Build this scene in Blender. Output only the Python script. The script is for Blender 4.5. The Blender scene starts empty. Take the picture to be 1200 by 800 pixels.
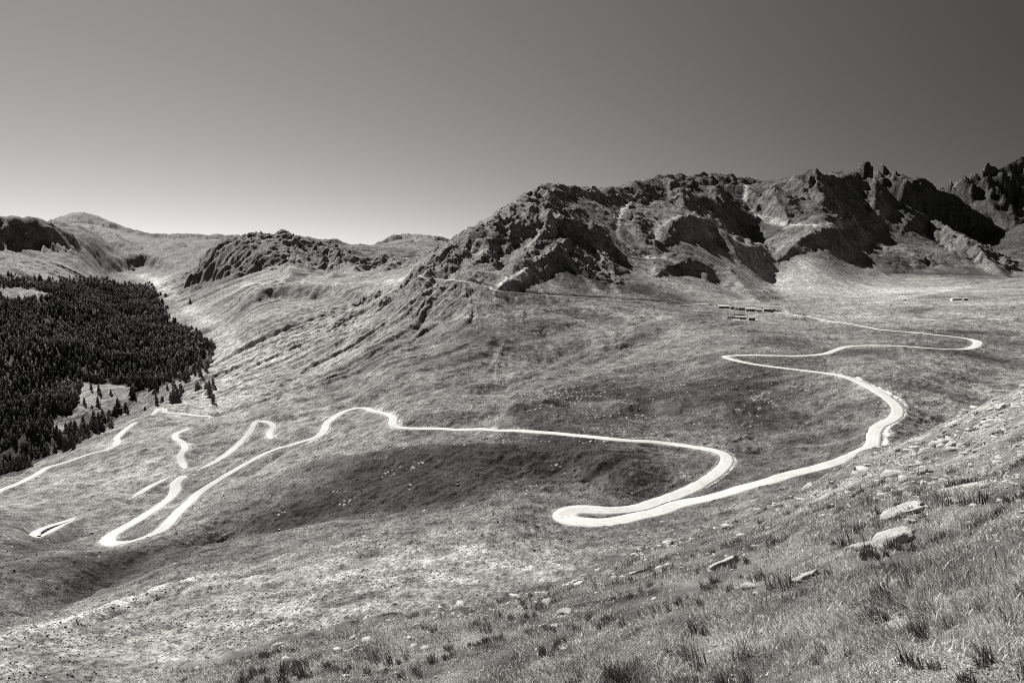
import bpy, bmesh, math, random
import numpy as np
from mathutils import Vector, Matrix

# ------------------------------------------------------------------ camera, world, sun, exposure
scene = bpy.context.scene
C = scene.collection
PITCH = math.atan(100 / 800.0)
cam_d = bpy.data.cameras.new('camera'); cam = bpy.data.objects.new('camera', cam_d); C.objects.link(cam)
cam_d.lens = 24.0; cam_d.sensor_width = 36.0; cam_d.clip_start = 0.1; cam_d.clip_end = 60000
cam.location = (0, 0, 0); cam.rotation_euler = (math.pi / 2 - PITCH, 0, 0)
scene.camera = cam

SUN_AZ, SUN_EL = math.radians(-40), math.radians(43)
POLAR, SKY_K, SKY_G = 0.84, 1.22, 1.0
w = bpy.data.worlds.new('World'); scene.world = w; w.use_nodes = True
nt = w.node_tree; nt.nodes.clear()
out = nt.nodes.new('ShaderNodeOutputWorld'); bg = nt.nodes.new('ShaderNodeBackground')
sky = nt.nodes.new('ShaderNodeTexSky'); sky.sky_type = 'NISHITA'; sky.sun_disc = False
sky.sun_elevation = SUN_EL; sky.sun_rotation = SUN_AZ % (2 * math.pi)
sky.altitude = 2300; sky.air_density = 1.0; sky.dust_density = 0.35; sky.ozone_density = 1.0
sep = nt.nodes.new('ShaderNodeSeparateColor')          # red channel only: a black and white sky through a red filter
cmb = nt.nodes.new('ShaderNodeCombineColor')
nt.links.new(sky.outputs[0], sep.inputs[0])
def wm(op, a, b=None):
    m = nt.nodes.new('ShaderNodeMath'); m.operation = op
    for i_, q in enumerate((a, b)):
        if q is None: continue
        if isinstance(q, (int, float)): m.inputs[i_].default_value = q
        else: nt.links.new(q, m.inputs[i_])
    return m.outputs[0]
# polarised light of a clear sky: darkest at right angles to the sun (the print was made through filters)
tc = nt.nodes.new('ShaderNodeTexCoord'); dp = nt.nodes.new('ShaderNodeVectorMath'); dp.operation = 'DOT_PRODUCT'
nt.links.new(tc.outputs['Generated'], dp.inputs[0])
dp.inputs[1].default_value = (math.sin(SUN_AZ) * math.cos(SUN_EL), math.cos(SUN_AZ) * math.cos(SUN_EL), math.sin(SUN_EL))
c2 = wm('MULTIPLY', dp.outputs['Value'], dp.outputs['Value'])
pol = wm('SUBTRACT', 1.0, wm('MULTIPLY', wm('DIVIDE', wm('SUBTRACT', 1.0, c2), wm('ADD', 1.0, c2)), POLAR))
val_ = wm('MULTIPLY', wm('POWER', wm('MULTIPLY', sep.outputs[0], SKY_K), SKY_G), pol)
for i, k in enumerate((1.0, 0.985, 0.955)):
    nt.links.new(wm('MULTIPLY', val_, k), cmb.inputs[i])
nt.links.new(cmb.outputs[0], bg.inputs[0]); bg.inputs[1].default_value = 0.055
nt.links.new(bg.outputs[0], out.inputs[0])

sd = bpy.data.lights.new('sun', 'SUN'); sun = bpy.data.objects.new('sun', sd); C.objects.link(sun)
sd.energy = 5.0; sd.angle = math.radians(0.5); sd.color = (1.0, 0.985, 0.955)
sdir = Vector((math.sin(SUN_AZ) * math.cos(SUN_EL), math.cos(SUN_AZ) * math.cos(SUN_EL), math.sin(SUN_EL)))
sun.rotation_euler = sdir.to_track_quat('Z', 'Y').to_euler(); sun.location = (-300, 300, 400)
scene.view_settings.view_transform = 'Standard'; scene.view_settings.look = 'None'
scene.view_settings.exposure = 0.84; scene.view_settings.gamma = 1.0
scene.cycles.use_denoising = False; scene.cycles.pixel_filter_type = 'BLACKMAN_HARRIS'; scene.cycles.filter_width = 1.0
scene.cycles.max_bounces = 4; scene.cycles.diffuse_bounces = 2; scene.cycles.glossy_bounces = 1
scene.cycles.transmission_bounces = 2; scene.cycles.transparent_max_bounces = 4

rng = np.random.default_rng(7); random.seed(7)
SP, CP = math.sin(PITCH), math.cos(PITCH)
F32 = np.float32

# ------------------------------------------------------------------ small maths
def tdir(u, v):
    """view angle (azimuth from +Y) and rise/run of a sight line"""
    dx = (np.asarray(u, float) - 600) / 800; up = (400 - np.asarray(v, float)) / 800
    vy = CP + up * SP; vz = -SP + up * CP
    return np.arctan2(dx, vy), vz / np.hypot(dx, vy)

def project(x, y, z):
    yc = y * CP - z * SP; zc = y * SP + z * CP
    yc = np.where(yc < 1e-3, 1e-3, yc)
    return 600 + 800 * x / yc, 400 - 800 * zc / yc

_g = np.random.default_rng(11).uniform(0, 2 * np.pi, 65536)
GX = np.cos(_g).astype(F32); GY = np.sin(_g).astype(F32)
def perlin(x, y, seed=0):
    xi = np.floor(x); yi = np.floor(y)
    fx = (x - xi).astype(F32); fy = (y - yi).astype(F32)
    xi = xi.astype(np.int32); yi = yi.astype(np.int32)
    def h(a, b):
        k = (a * 73856093) ^ (b * 19349663) ^ (seed * 83492791 + 12345)
        k = (k ^ (k >> 13)) * 1274126177
        return ((k ^ (k >> 16)) & 65535)
    with np.errstate(over='ignore'):
        h00 = h(xi, yi); h10 = h(xi + 1, yi); h01 = h(xi, yi + 1); h11 = h(xi + 1, yi + 1)
    u = fx * fx * fx * (fx * (fx * 6 - 15) + 10); v = fy * fy * fy * (fy * (fy * 6 - 15) + 10)
    a = GX[h00] * fx + GY[h00] * fy; b = GX[h10] * (fx - 1) + GY[h10] * fy
    c = GX[h01] * fx + GY[h01] * (fy - 1); d = GX[h11] * (fx - 1) + GY[h11] * (fy - 1)
    a = a + (b - a) * u; c = c + (d - c) * u
    return (a + (c - a) * v) * 1.5
def fbm(x, y, wl, octv, seed=0, gain=0.5):
    s = 0; a = 1.0
    for i in range(octv):
        s = s + a * perlin(x / wl + 17.3 * i, y / wl - 9.1 * i, seed + i); a *= gain; wl /= 2.03
    return s
def ridged(x, y, wl, octv, seed=0, gain=0.5):
    s = 0; a = 1.0; wgt = 1.0
    for i in range(octv):
        n = 1 - np.abs(perlin(x / wl + 7.7 * i, y / wl + 3.1 * i, seed + i)) * 1.4
        n = n * n * wgt; wgt = np.clip(n * 1.6, 0, 1); s = s + a * n; a *= gain; wl /= 2.07
    return s
def sstep(a, b, x):
    t = np.clip((x - a) / (b - a), 0, 1); return t * t * (3 - 2 * t)

# ------------------------------------------------------------------ polar grid round the viewpoint
A = math.radians
th = np.concatenate([np.radians([-180, -150, -120, -100, -85, -72, -62, -56]), np.linspace(A(-52), A(-39.5), 60)[:-1],
                     np.linspace(A(-39.5), A(39.5), 1150), np.linspace(A(39.5), A(52), 60)[1:],
                     np.radians([56, 62, 72, 85, 100, 120, 150, 180])])
lr = np.concatenate([np.linspace(math.log(0.25), math.log(2.2), 24)[:-1], np.linspace(math.log(2.2), math.log(60), 470)[:-1],
                     np.linspace(math.log(60), math.log(240), 330)[:-1], np.linspace(math.log(240), math.log(3600), 1420)[:-1],
                     np.linspace(math.log(3600), math.log(12000), 250)])
NT, NR = len(th), len(lr)
TH, LR = np.meshgrid(th, lr, indexing='ij')
R = np.exp(LR)
X = R * np.sin(TH); Y = R * np.cos(TH)
def sample(G, x, y):
    """bilinear look-up of a grid field at world positions"""
    t = np.arctan2(x, y); l = np.log(np.maximum(np.hypot(x, y), 0.26))
    fi = np.clip(np.interp(t, th, np.arange(NT)), 0, NT - 1.001); fj = np.clip(np.interp(l, lr, np.arange(NR)), 0, NR - 1.001)
    i = fi.astype(int); j = fj.astype(int); a = fi - i; b = fj - j
    return (G[i, j] * (1 - a) + G[i + 1, j] * a) * (1 - b) + (G[i, j + 1] * (1 - a) + G[i + 1, j + 1] * a) * b
def hit(Hg, u, v, rmin=60, rmax=9000):
    """where a sight line first meets the height field, as world x, y, z"""
    t, e = tdir(u, v)
    fi = float(np.interp(t, th, np.arange(NT))); i = int(fi); a = fi - i
    col = Hg[i] * (1 - a) + Hg[i + 1] * a; r = np.exp(lr)
    E = col / r; ok = np.where((E >= e) & (r > rmin) & (r < rmax))[0]
    if len(ok) == 0: return None
    j = ok[0]; k = max(j - 1, 0)
    if E[j] != E[k] and r[k] > rmin:
        s = np.clip((e - E[k]) / (E[j] - E[k]), 0, 1)
    else: s = 1
    rr = r[k] + (r[j] - r[k]) * s
    return rr * math.sin(t), rr * math.cos(t), e * rr

# ------------------------------------------------------------------ broad form: thin plate through surveyed points (u, v, depth)
EDGE = [(-300, 960, 9, 60), (0, 850, 11, 70), (180, 805, 12, 80), (300, 764, 13, 85), (400, 742, 14, 92), (560, 712, 17, 105), (640, 690, 19, 118),
        (700, 665, 22, 135), (780, 640, 25, 160), (860, 608, 29, 200), (930, 577, 33, 235), (1010, 535, 38, 290), (1060, 514, 41, 315), (1100, 503, 44, 345),
        (1150, 476, 48, 390), (1200, 452, 52, 440), (1300, 400, 60, 560), (1450, 330, 70, 800)]
CPTS = [
 (-200, 900, 60), (0, 800, 74), (0, 740, 115), (0, 690, 165), (0, 650, 225), (0, 610, 330), (0, 575, 480), (0, 556, 540), (0, 562, 640), (-5, 557, 760), (0, 500, 950), (0, 450, 1150), (0, 400, 1450), (0, 365, 1900), (0, 350, 2200), (0, 335, 2450), (0, 322, 2600), (0, 305, 2850), (0, 292, 2960), (50, 307, 2950), (85, 298, 3200), (110, 285, 3700),
 (100, 790, 80), (100, 740, 112), (100, 700, 158), (125, 665, 225), (125, 642, 300), (60, 615, 350), (100, 560, 500), (100, 535, 580), (100, 516, 640), (100, 523, 740), (100, 505, 850), (100, 460, 1030), (100, 400, 1500), (100, 350, 2300), (100, 330, 2900), (120, 315, 3600),
 (200, 740, 108), (250, 690, 150), (200, 640, 245), (215, 575, 420), (200, 600, 370), (170, 560, 470), (180, 480, 760), (180, 474, 800), (165, 480, 900), (150, 460, 1030), (190, 400, 1600), (200, 350, 2400), (180, 325, 3400), (130, 290, 4600), (180, 285, 5500), 
 (240, 438, 1000), (250, 500, 620), (240, 470, 800), (275, 400, 1250), (300, 420, 950), (250, 450, 880), (230, 425, 1150), (225, 350, 2100), (260, 375, 1600), (300, 360, 1500), (240, 330, 2700),
 (330, 460, 720), (350, 500, 520), (300, 540, 440), (330, 395, 1050), (400, 400, 900), (400, 370, 1080), (420, 440, 700), (430, 478, 560), (470, 340, 1030), (490, 327, 960),
 (300, 580, 330), (300, 615, 255), (300, 660, 185), (400, 700, 122), (400, 650, 172), (400, 600, 245), (400, 560, 330), (400, 520, 430), (480, 500, 440), (500, 560, 300), (520, 600, 225), (550, 640, 170), (600, 670, 140),
 (600, 590, 225), (600, 560, 270), (600, 530, 340), (600, 507, 400), (650, 510, 390), (700, 560, 275), (690, 608, 226), (640, 625, 200), (700, 640, 165), (750, 603, 232), (800, 590, 250), (740, 545, 300), (760, 519, 360), (850, 526, 330), (860, 545, 303), (840, 565, 275), (900, 564, 255), (960, 548, 272), (1030, 520, 290), (1055, 480, 350), (1010, 450, 420), (900, 500, 380), (800, 480, 430), (700, 480, 460), (600, 470, 490),
 (940, 430, 500), (860, 420, 550), (980, 412, 590), (1000, 405, 620), (1145, 400, 650), (1150, 440, 470), (1110, 470, 380), (1150, 380, 760), (1200, 420, 560), (1300, 380, 700), (1200, 360, 950), (1100, 360, 1000),
 (450, 430, 680), (500, 460, 540), (600, 430, 620), (700, 440, 570), (800, 440, 540), (700, 400, 720), (800, 400, 680), (600, 400, 720), (500, 400, 770), (500, 375, 850), (600, 372, 850), (700, 375, 850), (800, 380, 800),
 (540, 330, 930), (577, 341, 920), (650, 347, 950), (720, 352, 1000), (800, 357, 1050), (875, 365, 1000), (950, 375, 880), (950, 350, 1200), (1000, 335, 1500), (1050, 345, 1300), (1120, 352, 1150), (1180, 332, 1500), (900, 325, 1500), (1200, 320, 1700), (1350, 310, 1800),
 (850, 345, 1150), (700, 310, 1150), (760, 325, 1150), (880, 300, 1700), (950, 310, 1550), (1020, 310, 1700), (1020, 270, 2000), (1040, 240, 2200), (1110, 300, 1850), (800, 300, 1320), (870, 320, 1400), (1190, 300, 2000), (1180, 306, 1900),
 (1110, 284, 2230), (1150, 291, 2180), (1078, 262, 2300), (1200, 235, 2950), (1200, 272, 2640), (1300, 230, 2950), (1160, 282, 2600), (480, 277, 5400), (440, 287, 5000), (515, 281, 5300), (955, 211, 2050), (985, 215, 2200), (1012, 212, 2400), (890, 215, 2230), (1045, 223, 2550), (560, 300, 1050), (620, 310, 1060), (600, 270, 1200), (640, 230, 1330), (700, 290, 1200), (745, 300, 1250), (730, 250, 1500), (760, 225, 1800), (800, 215, 2000), (780, 290, 1350), (850, 245, 1800), (850, 215, 2050), (900, 235, 1950), (920, 260, 1800), (960, 262, 1750), (890, 280, 1600), (830, 290, 1450),
 (640, 245, 2300), (760, 235, 2600), (900, 230, 3000), (1010, 225, 3300), (1100, 240, 3300), (1250, 220, 4000), (1200, 260, 2500),
 (380, 340, 1650), (330, 348, 1600), (300, 335, 1850), (400, 331, 1750), (470, 326, 1550), (440, 345, 1300), (350, 322, 2100), (400, 315, 2200), (330, 300, 2500), (300, 310, 2600), (380, 295, 2700), (440, 300, 2500), (470, 305, 2200), (520, 300, 2300), (270, 320, 2500), (270, 296, 3000), (310, 275, 3300), (500, 292, 3500), (560, 290, 4000),
 (0, 280, 3230), (50, 288, 3260), (-150, 262, 3100), (-150, 310, 2600), (-150, 380, 1500), (-200, 480, 900), (-200, 600, 420), (-200, 720, 150), (20, 262, 4600), (100, 262, 5800), (100, 275, 5000), (180, 280, 6000), (250, 280, 6000), (100, 270, 8500), (300, 290, 8500), (480, 292, 8000), (700, 290, 6000), (1000, 280, 6000), (1200, 260, 6000), (-100, 280, 6000), (400, 290, 5000),
]
def dep(u, d):
    a = float(sstep(500, 640, u)); b = float(sstep(720, 840, u))
    return d + a * max(0, d - 1000) * 0.45 + b * max(0, d - 1300) * 0.55
EU = np.array([e[0] for e in EDGE], float)
_te, _ee = tdir([e[0] for e in EDGE], [e[1] for e in EDGE])
R0 = np.array([e[2] for e in EDGE]) / np.cos(_te); R1 = np.array([e[3] for e in EDGE]) / np.cos(_te)
pts = []
for (u, v, d) in CPTS:
    d = dep(u, d)
    t, e = tdir(u, v); pts.append((t, math.log(d / math.cos(t)), e))
for t, e, r0, r1 in zip(_te, _ee, R0, R1):
    pts.append((t, math.log(r1), e + 0.004)); pts.append((t, math.log(r1 * 0.55), e - 0.085)); pts.append((t, math.log(r1 * 0.3), e - 0.25))
pts = np.array(pts)
SC = 1.15                                        # weight of depth against azimuth
def tps_fit(P, val, lam=0.0006):
    n = len(P); D = np.sqrt(((P[:, None] - P[None]) ** 2).sum(-1)); K = np.where(D > 0, D * D * np.log(D + 1e-9), 0)
    M = np.zeros((n + 3, n + 3)); M[:n, :n] = K + lam * np.eye(n); M[:n, n] = 1; M[:n, n + 1:] = P; M[n, :n] = 1; M[n + 1:, :n] = P.T
    return np.linalg.solve(M, np.concatenate([val, [0, 0, 0]]))
P2 = np.stack([pts[:, 0] * 2.2, pts[:, 1] * 0.5 * SC], 1)
cf = tps_fit(P2, pts[:, 2])
gt = np.radians(np.linspace(-56, 56, 260)); gl = np.linspace(math.log(3), math.log(12000), 520)
Q = np.stack(np.meshgrid(gt * 2.2, gl * 0.5 * SC, indexing='ij'), -1).reshape(-1, 2)
val = np.zeros(len(Q)); n = len(P2)
for s in range(0, len(Q), 20000):
    q = Q[s:s + 20000]; D2 = ((q[:, None] - P2[None]) ** 2).sum(-1)
    val[s:s + 20000] = (0.5 * D2 * np.log(D2 + 1e-12)) @ cf[:n] + cf[n] + q @ cf[n + 1:]
val = val.reshape(260, 520)
# cubic lookup on the main grid
ti = np.clip(np.interp(th, gt, np.arange(260)), 0, 259); li = np.clip(np.interp(lr, gl, np.arange(520)), 0, 519)
def cubic_axis(V, f, axis):
    nn = V.shape[axis]; i = np.clip(np.floor(f).astype(int), 0, nn - 2); t = (f - i); sh = [1, 1]; sh[axis] = -1; t = t.reshape(sh)
    g = lambda k: np.take(V, np.clip(i + k, 0, nn - 1), axis=axis)
    p0, p1, p2, p3 = g(-1), g(0), g(1), g(2)
    return p1 + 0.5 * t * (p2 - p0 + t * (2 * p0 - 5 * p1 + 4 * p2 - p3 + t * (3 * (p1 - p2) + p3 - p0)))
E = cubic_axis(cubic_axis(val, ti, 0), li, 1)
M = (E * R)
back = sstep(A(56), A(110), np.abs(TH)); M = M * (1 - back) + back * (-60.0 - 0.02 * R)   # ground behind the viewpoint

# ------------------------------------------------------------------ near hillside
r0 = np.interp(th, _te, R0); ee = np.interp(th, _te, _ee)
def sm(a, n=41):
    k = np.hanning(n); k /= k.sum(); return np.convolve(np.pad(a, n // 2, mode='edge'), k, 'valid')
def smth(a):
    f = np.linspace(th[0], th[-1], 3601); k = np.hanning(71); k /= k.sum()
    return np.interp(th, f, np.convolve(np.pad(np.interp(f, th, a), 35, mode='edge'), k, 'valid'))
r0 = smth(r0); ee_s = smth(ee)
m_ = ee_s + 1.72 / r0
m_ = np.where(th > _te[-1], np.interp(th, [_te[-1], A(180)], [m_[np.searchsorted(th, _te[-1])], 0.3]), m_)
m_ = np.where(th < _te[0], np.interp(th, [A(-180), _te[0]], [0.3, m_[np.searchsorted(th, _te[0])]]), m_)
m_ = smth(m_)
bk = sstep(A(60), A(130), np.abs(th))
FG = -1.72 + R * m_[:, None] - (np.maximum(0, R - r0[:, None] * (1 + 3 * bk[:, None])) ** 2) * (0.055 * 20 / r0[:, None])
near = fbm(X, Y, 9, 3, 3) * 0.28 + fbm(X, Y, 2.2, 2, 5) * 0.09 + fbm(X, Y, 0.7, 3, 8) * 0.055
inner = R < r0[:, None] * 1.02
def smax(a, b, k): return 0.5 * (a + b + np.sqrt((a - b) ** 2 + k * k))

# ------------------------------------------------------------------ ridges (crest polylines), strokes
def dense(pl, n=10):
    """Catmull-Rom through the tuple points"""
    P = np.array(pl, float); 
    if len(P) < 3: 
        s = np.linspace(0, 1, n + 1)[:, None]; return P[0] * (1 - s) + P[-1] * s
    Q = np.vstack([2 * P[0] - P[1], P, 2 * P[-1] - P[-2]]); o = []
    for i in range(1, len(Q) - 2):
        for k in range(n):
            t = k / n; p0, p1, p2, p3 = Q[i - 1], Q[i], Q[i + 1], Q[i + 2]
            o.append(0.5 * (2 * p1 + t * (p2 - p0) + t * t * (2 * p0 - 5 * p1 + 4 * p2 - p3) + t ** 3 * (3 * (p1 - p2) + p3 - p0)))
    o.append(P[-1]); return np.array(o)
def crest_world(pl):
    P = np.array([(p[0], p[1], dep(p[0], p[2])) for p in pl], float); t, e = tdir(P[:, 0], P[:, 1]); r = P[:, 2] / np.cos(t)
    return np.stack([r * np.sin(t), r * np.cos(t), e * r], 1)
def poly_field(W, margin, extra=None):
    """slice, distance, interpolated columns and side (+ right of travel) to a world polyline"""
    t = np.arctan2(W[:, 0], W[:, 1]); r = np.hypot(W[:, 0], W[:, 1]); mr = np.minimum(margin / r, 0.8)
    def sl(t0, t1, r0_, r1_):
        return slice(max(np.searchsorted(th, t0) - 1, 0), min(np.searchsorted(th, t1) + 1, NT)), slice(max(np.searchsorted(lr, math.log(max(r0_, 0.3))) - 1, 0), min(np.searchsorted(lr, math.log(r1_)) + 1, NR))
    S = sl((t - mr).min(), (t + mr).max(), (r - margin).min() if (r - margin).min() > 1 else 1, (r + margin).max())
    sub = X[S]; d = np.full(sub.shape, 1e9); V = [np.zeros(sub.shape) for _ in range(W.shape[1] - 2)]; side = np.ones(sub.shape)
    o0, o1 = S[0].start, S[1].start
    for k in range(len(W) - 1):
        a, b = W[k], W[k + 1]
        s = sl(min(t[k] - mr[k], t[k + 1] - mr[k + 1]), max(t[k] + mr[k], t[k + 1] + mr[k + 1]), max(min(r[k], r[k + 1]) - margin, 1), max(r[k], r[k + 1]) + margin)
        q = (slice(s[0].start - o0, s[0].stop - o0), slice(s[1].start - o1, s[1].stop - o1))
        x, y = X[s], Y[s]; vx, vy = b[0] - a[0], b[1] - a[1]; L = vx * vx + vy * vy + 1e-9
        tt = np.clip(((x - a[0]) * vx + (y - a[1]) * vy) / L, 0, 1)
        ex, ey = x - a[0] - tt * vx, y - a[1] - tt * vy; dd = np.hypot(ex, ey)
        m = dd < d[q]; d[q] = np.where(m, dd, d[q]); side[q] = np.where(m, np.sign(vx * (y - a[1]) - vy * (x - a[0])) * -1, side[q])
        for c in range(len(V)): V[c][q] = np.where(m, a[2 + c] + tt * (b[2 + c] - a[2 + c]), V[c][q])
    return S, d, V, side

H = M.copy()
# (crest points, slope on the right of travel, slope on the left, reach, rounding, roughness)
RIDGES = [
 # far left and valley head
 ([(-160, 236, 2950), (-60, 248, 3050), (0, 252, 3180), (40, 253, 3300), (62, 261, 3380), (80, 270, 3440), (96, 280, 3480)], 1.0, 0.30, 900, 10),
 ([(60, 262, 5600), (80, 253, 6000), (100, 248, 6300), (130, 259, 6300), (160, 268, 6400), (185, 273, 6500), (230, 273, 6800), (280, 275, 7000), (330, 282, 7000)], 0.33, 0.4, 1500, 25),
 ([(118, 302, 4300), (138, 298, 4300), (165, 296, 4400), (190, 297, 4300), (215, 303, 4100)], 1.2, 0.1, 220, 10, 12),
 ([(225, 302, 2850), (238, 293, 2950), (252, 288, 3000), (275, 284, 3050), (300, 287, 3000), (318, 295, 2900)], 0.70, 0.25, 260, 8, 22),
 ([(275, 282, 3300), (292, 271, 3350), (312, 267, 3400), (322, 270, 3420), (335, 269, 3450), (350, 275, 3500), (372, 282, 3600), (388, 277, 3700), (410, 282, 3750), (440, 287, 3800), (480, 294, 3800), (520, 300, 3600)], 0.7, 0.4, 700, 8),
 ([(430, 290, 5200), (448, 280, 5300), (465, 273, 5400), (482, 271, 5400), (500, 274, 5300), (518, 277, 5200), (545, 286, 5200)], 0.55, 0.5, 700, 12),
 ([(265, 365, 1620), (285, 351, 1680), (310, 339, 1720), (345, 335, 1700), (392, 333, 1640), (425, 336, 1480), (452, 331, 1380)], 0.80, 0.06, 120, 5, 12),
 ([(318, 270, 3350), (300, 285, 3000), (285, 300, 2700), (272, 320, 2400)], 0.7, 0.45, 260, 8, 9),
 ([(345, 276, 3200), (350, 292, 2900), (345, 305, 2600), (330, 322, 2300)], 0.7, 0.45, 260, 8, 10),
 ([(388, 280, 3300), (396, 292, 3000), (398, 305, 2700), (385, 320, 2400)], 0.7, 0.45, 260, 8, 10),
 ([(438, 288, 3000), (452, 300, 2600), (448, 312, 2300), (435, 324, 2000)], 0.6, 0.4, 220, 8, 8),
 ([(100, 252, 6000), (118, 266, 5600), (140, 280, 5200), (160, 288, 5000)], 0.6, 0.4, 500, 15, 8),
 ([(186, 273, 6400), (200, 284, 5400), (210, 292, 5000)], 0.5, 0.4, 400, 15, 7),
 # long skyline of the main mountain
 ([(488, 324, 1000), (500, 309, 1020), (520, 292, 1060), (545, 275, 1120), (567, 259, 1180), (590, 245, 1230), (612, 230, 1290), (635, 218, 1350), (652, 217, 1400), (670, 220, 1460), (692, 220, 1540), (715, 221, 1640), (735, 216, 1740), (760, 209, 1850), (785, 205, 1960), (810, 204, 2050), (830, 203, 2100), (850, 205, 2150), (870, 208, 2200), (890, 211, 2250), (912, 212, 2200), (925, 209, 2150), (940, 203, 2050), (955, 199, 2000), (963, 203, 2080), (985, 208, 2200), (1000, 203, 2300), (1012, 201, 2350), (1025, 208, 2400), (1040, 217, 2450), (1052, 225, 2500), (1066, 222, 2600)], 0.52, 0.55, 600, 6),
 # arete falling right of the first summit, and the scree ribs under it
 ([(637, 219, 1350), (645, 235, 1300), (655, 249, 1250), (668, 258, 1200), (682, 257, 1180), (694, 262, 1165), (707, 272, 1150), (725, 285, 1140), (747, 300, 1130)], 0.85, 0.7, 120, 3, 15),
 ([(655, 250, 1240), (640, 266, 1180), (622, 290, 1090), (605, 312, 1010), (590, 330, 955)], 0.50, 0.75, 90, 3, 9),
 ([(672, 262, 1180), (658, 280, 1110), (645, 293, 1070), (620, 312, 1000), (598, 327, 955), (577, 339, 930)], 0.45, 0.85, 80, 3, 13),
 ([(560, 268, 1160), (545, 287, 1090), (528, 305, 1030), (514, 320, 985)], 0.6, 0.8, 70, 3, 9),
 ([(600, 243, 1240), (590, 262, 1170), (575, 285, 1090), (553, 310, 1010)], 0.55, 0.75, 90, 3, 9),
 # mounds and spurs
 ([(768, 276, 1400), (785, 258, 1470), (800, 252, 1500), (825, 256, 1480), (845, 268, 1430), (860, 282, 1380), (868, 292, 1340)], 0.9, 0.25, 110, 5, 16),
 ([(766, 308, 1180), (780, 300, 1200), (800, 298, 1210), (818, 302, 1190), (835, 307, 1150), (850, 314, 1110), (864, 322, 1060), (878, 331, 1050), (892, 339, 1040)], 0.9, 0.25, 90, 4, 17),
 ([(908, 300, 1470), (925, 287, 1500), (940, 278, 1530), (955, 269, 1560), (975, 266, 1600), (990, 268, 1600), (1002, 280, 1560)], 0.8, 0.2, 80, 4, 10),
 ([(800, 224, 1850), (820, 229, 1820), (850, 238, 1760), (875, 247, 1700), (895, 259, 1620)], 0.8, 0.35, 130, 6, 8),
 ([(790, 212, 1960), (798, 225, 1880), (802, 240, 1780)], 0.8, 0.5, 90, 6, 9),
 ([(955, 199, 2000), (958, 216, 1920), (966, 232, 1850), (985, 247, 1780), (1010, 258, 1740)], 1.0, 0.6, 170, 4, 10),
 ([(920, 212, 2150), (908, 222, 2050), (912, 236, 1950), (930, 247, 1870)], 0.9, 0.55, 140, 4, 14),
 ([(1012, 199, 2350), (1030, 216, 2250), (1050, 222, 2200)], 0.9, 0.6, 160, 4, 14),
 ([(1020, 312, 1500), (1042, 299, 1560), (1068, 291, 1610), (1092, 291, 1640), (1120, 300, 1660), (1150, 308, 1660)], 0.38, 0.2, 150, 20, 12),
 ([(730, 232, 1600), (742, 248, 1500), (752, 268, 1400), (760, 288, 1300)], 0.6, 0.5, 110, 4, 9),
 ([(845, 207, 2100), (838, 222, 2000), (842, 238, 1900)], 0.8, 0.5, 110, 4, 9),
 ([(878, 210, 2150), (884, 226, 2050), (900, 240, 1950), (922, 250, 1900)], 0.8, 0.5, 120, 4, 9),
 ([(1022, 207, 2350), (1026, 230, 2200), (1020, 250, 2100)], 0.8, 0.5, 110, 4, 8),
 ([(615, 230, 1290), (612, 250, 1220), (600, 270, 1160), (585, 290, 1080)], 0.8, 0.6, 80, 3, 9),
 ([(575, 256, 1200), (565, 275, 1130), (550, 292, 1070)], 0.7, 0.6, 70, 3, 8),
 ([(705, 284, 1140), (712, 300, 1090), (722, 318, 1040)], 0.6, 0.5, 60, 3, 7),
 ([(940, 262, 1700), (965, 258, 1750), (990, 256, 1800), (1010, 262, 1800)], 0.7, 0.2, 80, 4, 7),
 # dark crags on the right
 ([(1052, 232, 2300), (1060, 220, 2330), (1070, 211, 2360), (1085, 209, 2390), (1092, 214, 2400), (1100, 220, 2410), (1115, 226, 2430), (1125, 232, 2450), (1150, 250, 2490), (1180, 272, 2530), (1215, 290, 2560)], 1.7, 0.8, 330, 3),
 ([(1118, 232, 2750), (1132, 220, 2780), (1150, 211, 2820), (1168, 200, 2870), (1185, 189, 2930), (1200, 183, 3000), (1240, 168, 3100), (1320, 160, 3200), (1420, 190, 3300)], 1.5, 0.8, 500, 4),
 ([(1185, 190, 2860), (1168, 210, 2780), (1158, 232, 2680), (1172, 252, 2600), (1180, 272, 2520), (1192, 292, 2440)], 0.95, 0.7, 170, 3),
 ([(1056, 256, 2080), (1072, 244, 2100), (1088, 249, 2060), (1105, 262, 2010), (1130, 276, 1960), (1150, 289, 1910), (1166, 300, 1880), (1182, 306, 1850)], 1.3, 0.55, 80, 3, 20),
]
tent = np.zeros_like(H)                                     # how much a ridge stands out (used to place bare rock)
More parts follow.
